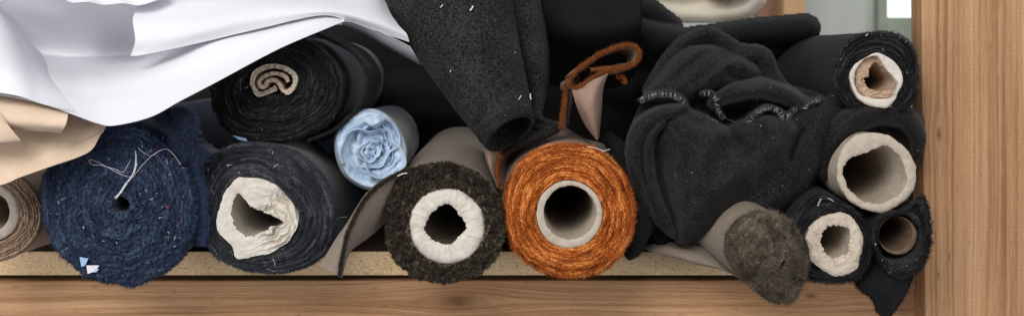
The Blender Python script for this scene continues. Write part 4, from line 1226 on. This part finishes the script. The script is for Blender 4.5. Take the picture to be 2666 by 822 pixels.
# underside sheets at the right, in shade
m = sheet([
    [(885, 55, -.085), (940, 64, -.078), (1000, 88, -.07), (1068, 122, -.06)],
    [(890, 62, -.06), (945, 80, -.05), (1010, 115, -.04), (1085, 150, -.035)],
    [(900, 70, .0), (950, 92, .02), (1020, 130, .03), (1095, 170, .03)],
], 80, 40, .0004, noise=.002, ns=12, seed=3)
tag(m.build('paper_sheet', MT['white']), 'shaded paper underside in a narrow strip between the curled sheet and the black felt roll', 'paper', PG)
m = sheet([
    [(940, 62, -.088), (985, 76, -.08), (1030, 98, -.072), (1066, 122, -.066)],
    [(945, 58, -.07), (990, 70, -.06), (1035, 90, -.05), (1068, 112, -.05)],
], 60, 12, .0006, noise=.001, ns=12, seed=6)

# kraft paper
m = sheet([
    [(-150, 250, -.10), (60, 250, -.11), (170, 262, -.12), (300, 285, -.11)],
    [(-150, 330, -.14), (60, 335, -.145), (160, 335, -.15), (285, 310, -.14)],
    [(-150, 400, -.165), (60, 395, -.165), (150, 385, -.165), (268, 345, -.15)],
    [(-150, 500, -.18), (-10, 484, -.182), (60, 458, -.182), (140, 430, -.18), (205, 408, -.172), (240, 388, -.165), (262, 350, -.155), (278, 324, -.148)],
], 140, 80, .0005, noise=.0018, ns=9, seed=4)
tag(m.build('kraft_paper', MT['kraft']), 'flat brown kraft paper sheet hanging over the navy roll and the tan roll', 'kraft paper', 'kraft papers under the white paper')
m = sheet([
    [(-150, 222, -.165), (60, 250, -.17), (120, 262, -.172), (176, 284, -.172)],
    [(-150, 260, -.196), (60, 280, -.2), (120, 290, -.202), (177, 300, -.202)],
    [(-150, 310, -.203), (60, 318, -.208), (120, 324, -.21), (170, 328, -.21)],
    [(-150, 336, -.190), (40, 338, -.194), (110, 342, -.196), (158, 346, -.196)],
    [(-150, 330, -.172), (40, 334, -.175), (110, 338, -.176), (156, 342, -.176)],
], 100, 70, .0005, noise=.0012, ns=9, seed=8)
tag(m.build('kraft_paper', MT['kraft']), 'brown kraft paper rolled into a tube directly beneath the white paper corner', 'kraft paper', 'kraft papers under the white paper')
m = sheet([
    [(-150, 250, -.19), (-40, 262, -.196), (-15, 282, -.205), (5, 300, -.208)],
    [(-150, 310, -.208), (-30, 315, -.212), (5, 325, -.214), (30, 336, -.212)],
    [(-150, 370, -.205), (-20, 371, -.21), (20, 370, -.21), (56, 367, -.206)],
    [(-150, 366, -.19), (-20, 367, -.19), (20, 366, -.19), (54, 364, -.19)],
], 60, 40, .0005, noise=.001, ns=9, seed=9)
tag(m.build('kraft_paper', MT['kraft']), 'small pointed kraft paper corner in front of the rolled kraft tube', 'kraft paper', 'kraft papers under the white paper')

# ================================================================ BACKGROUND (far, out of focus)
m = M(); x0, x1 = -3.2, 3.6
G = np.array([[[x0, 2.6, z], [x1, 2.6, z]] for z in np.linspace(-1.6, 2.4, 6)]); m.grid(G); m.grid(G + [0, .1, 0])
tag(m.build('wall', MT['wall']), None, None, None, 'structure')
timber('wooden_upright', (xx(2040, 2.3), xx(2098, 2.3), 2.3, 2.42, -1.4, 1.6), MT['farwood'], 'blurred light wooden upright standing before the far wall', 'wooden post', .004)
timber('brown_board', (xx(1968, 2.4), xx(2046, 2.4), 2.4, 2.44, -1.2, .30), MT['farbrown'], 'blurred brown board leaning beside the far wooden upright', 'board', .004)
t = thing('window', (xx(2335, 2.55), 2.55, .2), 'bright blurred window with grey green frame on the far wall next to the near post', 'window')
m = M()
def abox(m, a0, a1, b0, b1, c0, c1):
    v = np.array([[x, y, z] for x in (a0, a1) for y in (b0, b1) for z in (c0, c1)])
    m.add(v, [[0, 1, 3, 2], [4, 6, 7, 5], [0, 4, 5, 1], [2, 3, 7, 6], [0, 2, 6, 4], [1, 5, 7, 3]])
fx0, fx1 = xx(2282, 2.55), xx(2420, 2.55)
abox(m, fx0, xx(2306, 2.55), 2.53, 2.58, -.1, .9); abox(m, xx(2306, 2.55), fx1, 2.53, 2.575, zy(108, 2.55) - .12, zy(46, 2.55)); abox(m, fx1, fx1 + .05, 2.53, 2.58, -.1, .9)
m.build('frame', MT['framegreen'], t, smooth=False)
m = M(); abox(m, xx(2306, 2.55), fx1, 2.56, 2.565, zy(46, 2.55), .9); m.build('pane', MT['pane'], t, smooth=False)
m = folds((1660, -90, 2010, 60), 5, .60, [('line', [(1712, 16), (1780, 34), (1860, 36), (1930, 26), (1972, -6)], (30, 36, 36, 38, 30), (0, 5, 10, 10, 5), (40, 50, 60, 60, 50)), ('line', [(1690, -40), (1800, -20), (1900, -30), (1960, -40)], (40, 46, 46, 40), (20,) * 4, (40,) * 4),
                                          ('line', [(1830, -60), (1850, -20), (1900, -8), (1950, -30)], (12, 14, 14, 12), (75,) * 4, (30,) * 4)], blur=2, noise=3, ns=16, seed=2, back=.1)
cloth_thing('cream_cloth', m, MT['cream'], 'blurred cream white cloth bundle lying behind the long black fabric fold', 'fabric')

# ================================================================ CAMERA, LIGHT, RENDER
cam = bpy.data.cameras.new('camera'); co = bpy.data.objects.new('camera', cam); C.objects.link(co)
co.location = (0, -D, 0); co.rotation_euler = (math.pi / 2, 0, 0)
cam.sensor_width = 36; cam.lens = 36 * D / (2666 * S); cam.shift_x = 0; cam.shift_y = -(411 - VY) / 2666
cam.clip_start = .05; cam.clip_end = 60
cam.dof.use_dof = True; cam.dof.focus_distance = D - .105; cam.dof.aperture_fstop = 5.6
bpy.context.scene.camera = co

wd = bpy.data.worlds.new('World'); bpy.context.scene.world = wd; wd.use_nodes = True
wd.node_tree.nodes['Background'].inputs['Color'].default_value = (.82, .86, 1, 1)
wd.node_tree.nodes['Background'].inputs['Strength'].default_value = .27


def area(name, loc, target, sx, sy, power, col):
    l = bpy.data.lights.new(name, 'AREA'); l.shape = 'RECTANGLE'; l.size = sx; l.size_y = sy; l.energy = power; l.color = col
    o = bpy.data.objects.new(name, l); C.objects.link(o); o.location = loc
    from mathutils import Vector
    o.rotation_euler = (Vector(target) - Vector(loc)).to_track_quat('-Z', 'Y').to_euler()
    return o


area('window_light', (-.9, -2.9, 1.75), (0, 0, -.12), 2.0, 1.5, 92, (1, .97, .93))
area('left_light', (-2.6, -2.5, .1), (0, 0, -.2), 1.8, 1.6, 40, (1, .97, .93))
area('right_light', (2.5, -2.7, .1), (0, 0, -.2), 1.8, 1.6, 34, (1, .95, .89))
area('ceiling_light', (.5, .2, 2.2), (.1, -.05, 0), 1.6, 1.2, 11, (.93, .97, 1))
area('far_room_light', (1.2, 1.6, 1.9), (1.0, 2.6, 0), 1.2, .8, 26, (.95, .98, 1))

sn = bpy.context.scene
sn.view_settings.view_transform = 'Standard'; sn.view_settings.look = 'None'; sn.view_settings.exposure = 0; sn.view_settings.gamma = 1
sn.render.engine = 'CYCLES'; sn.cycles.use_denoising = True
sn.cycles.max_bounces = 6
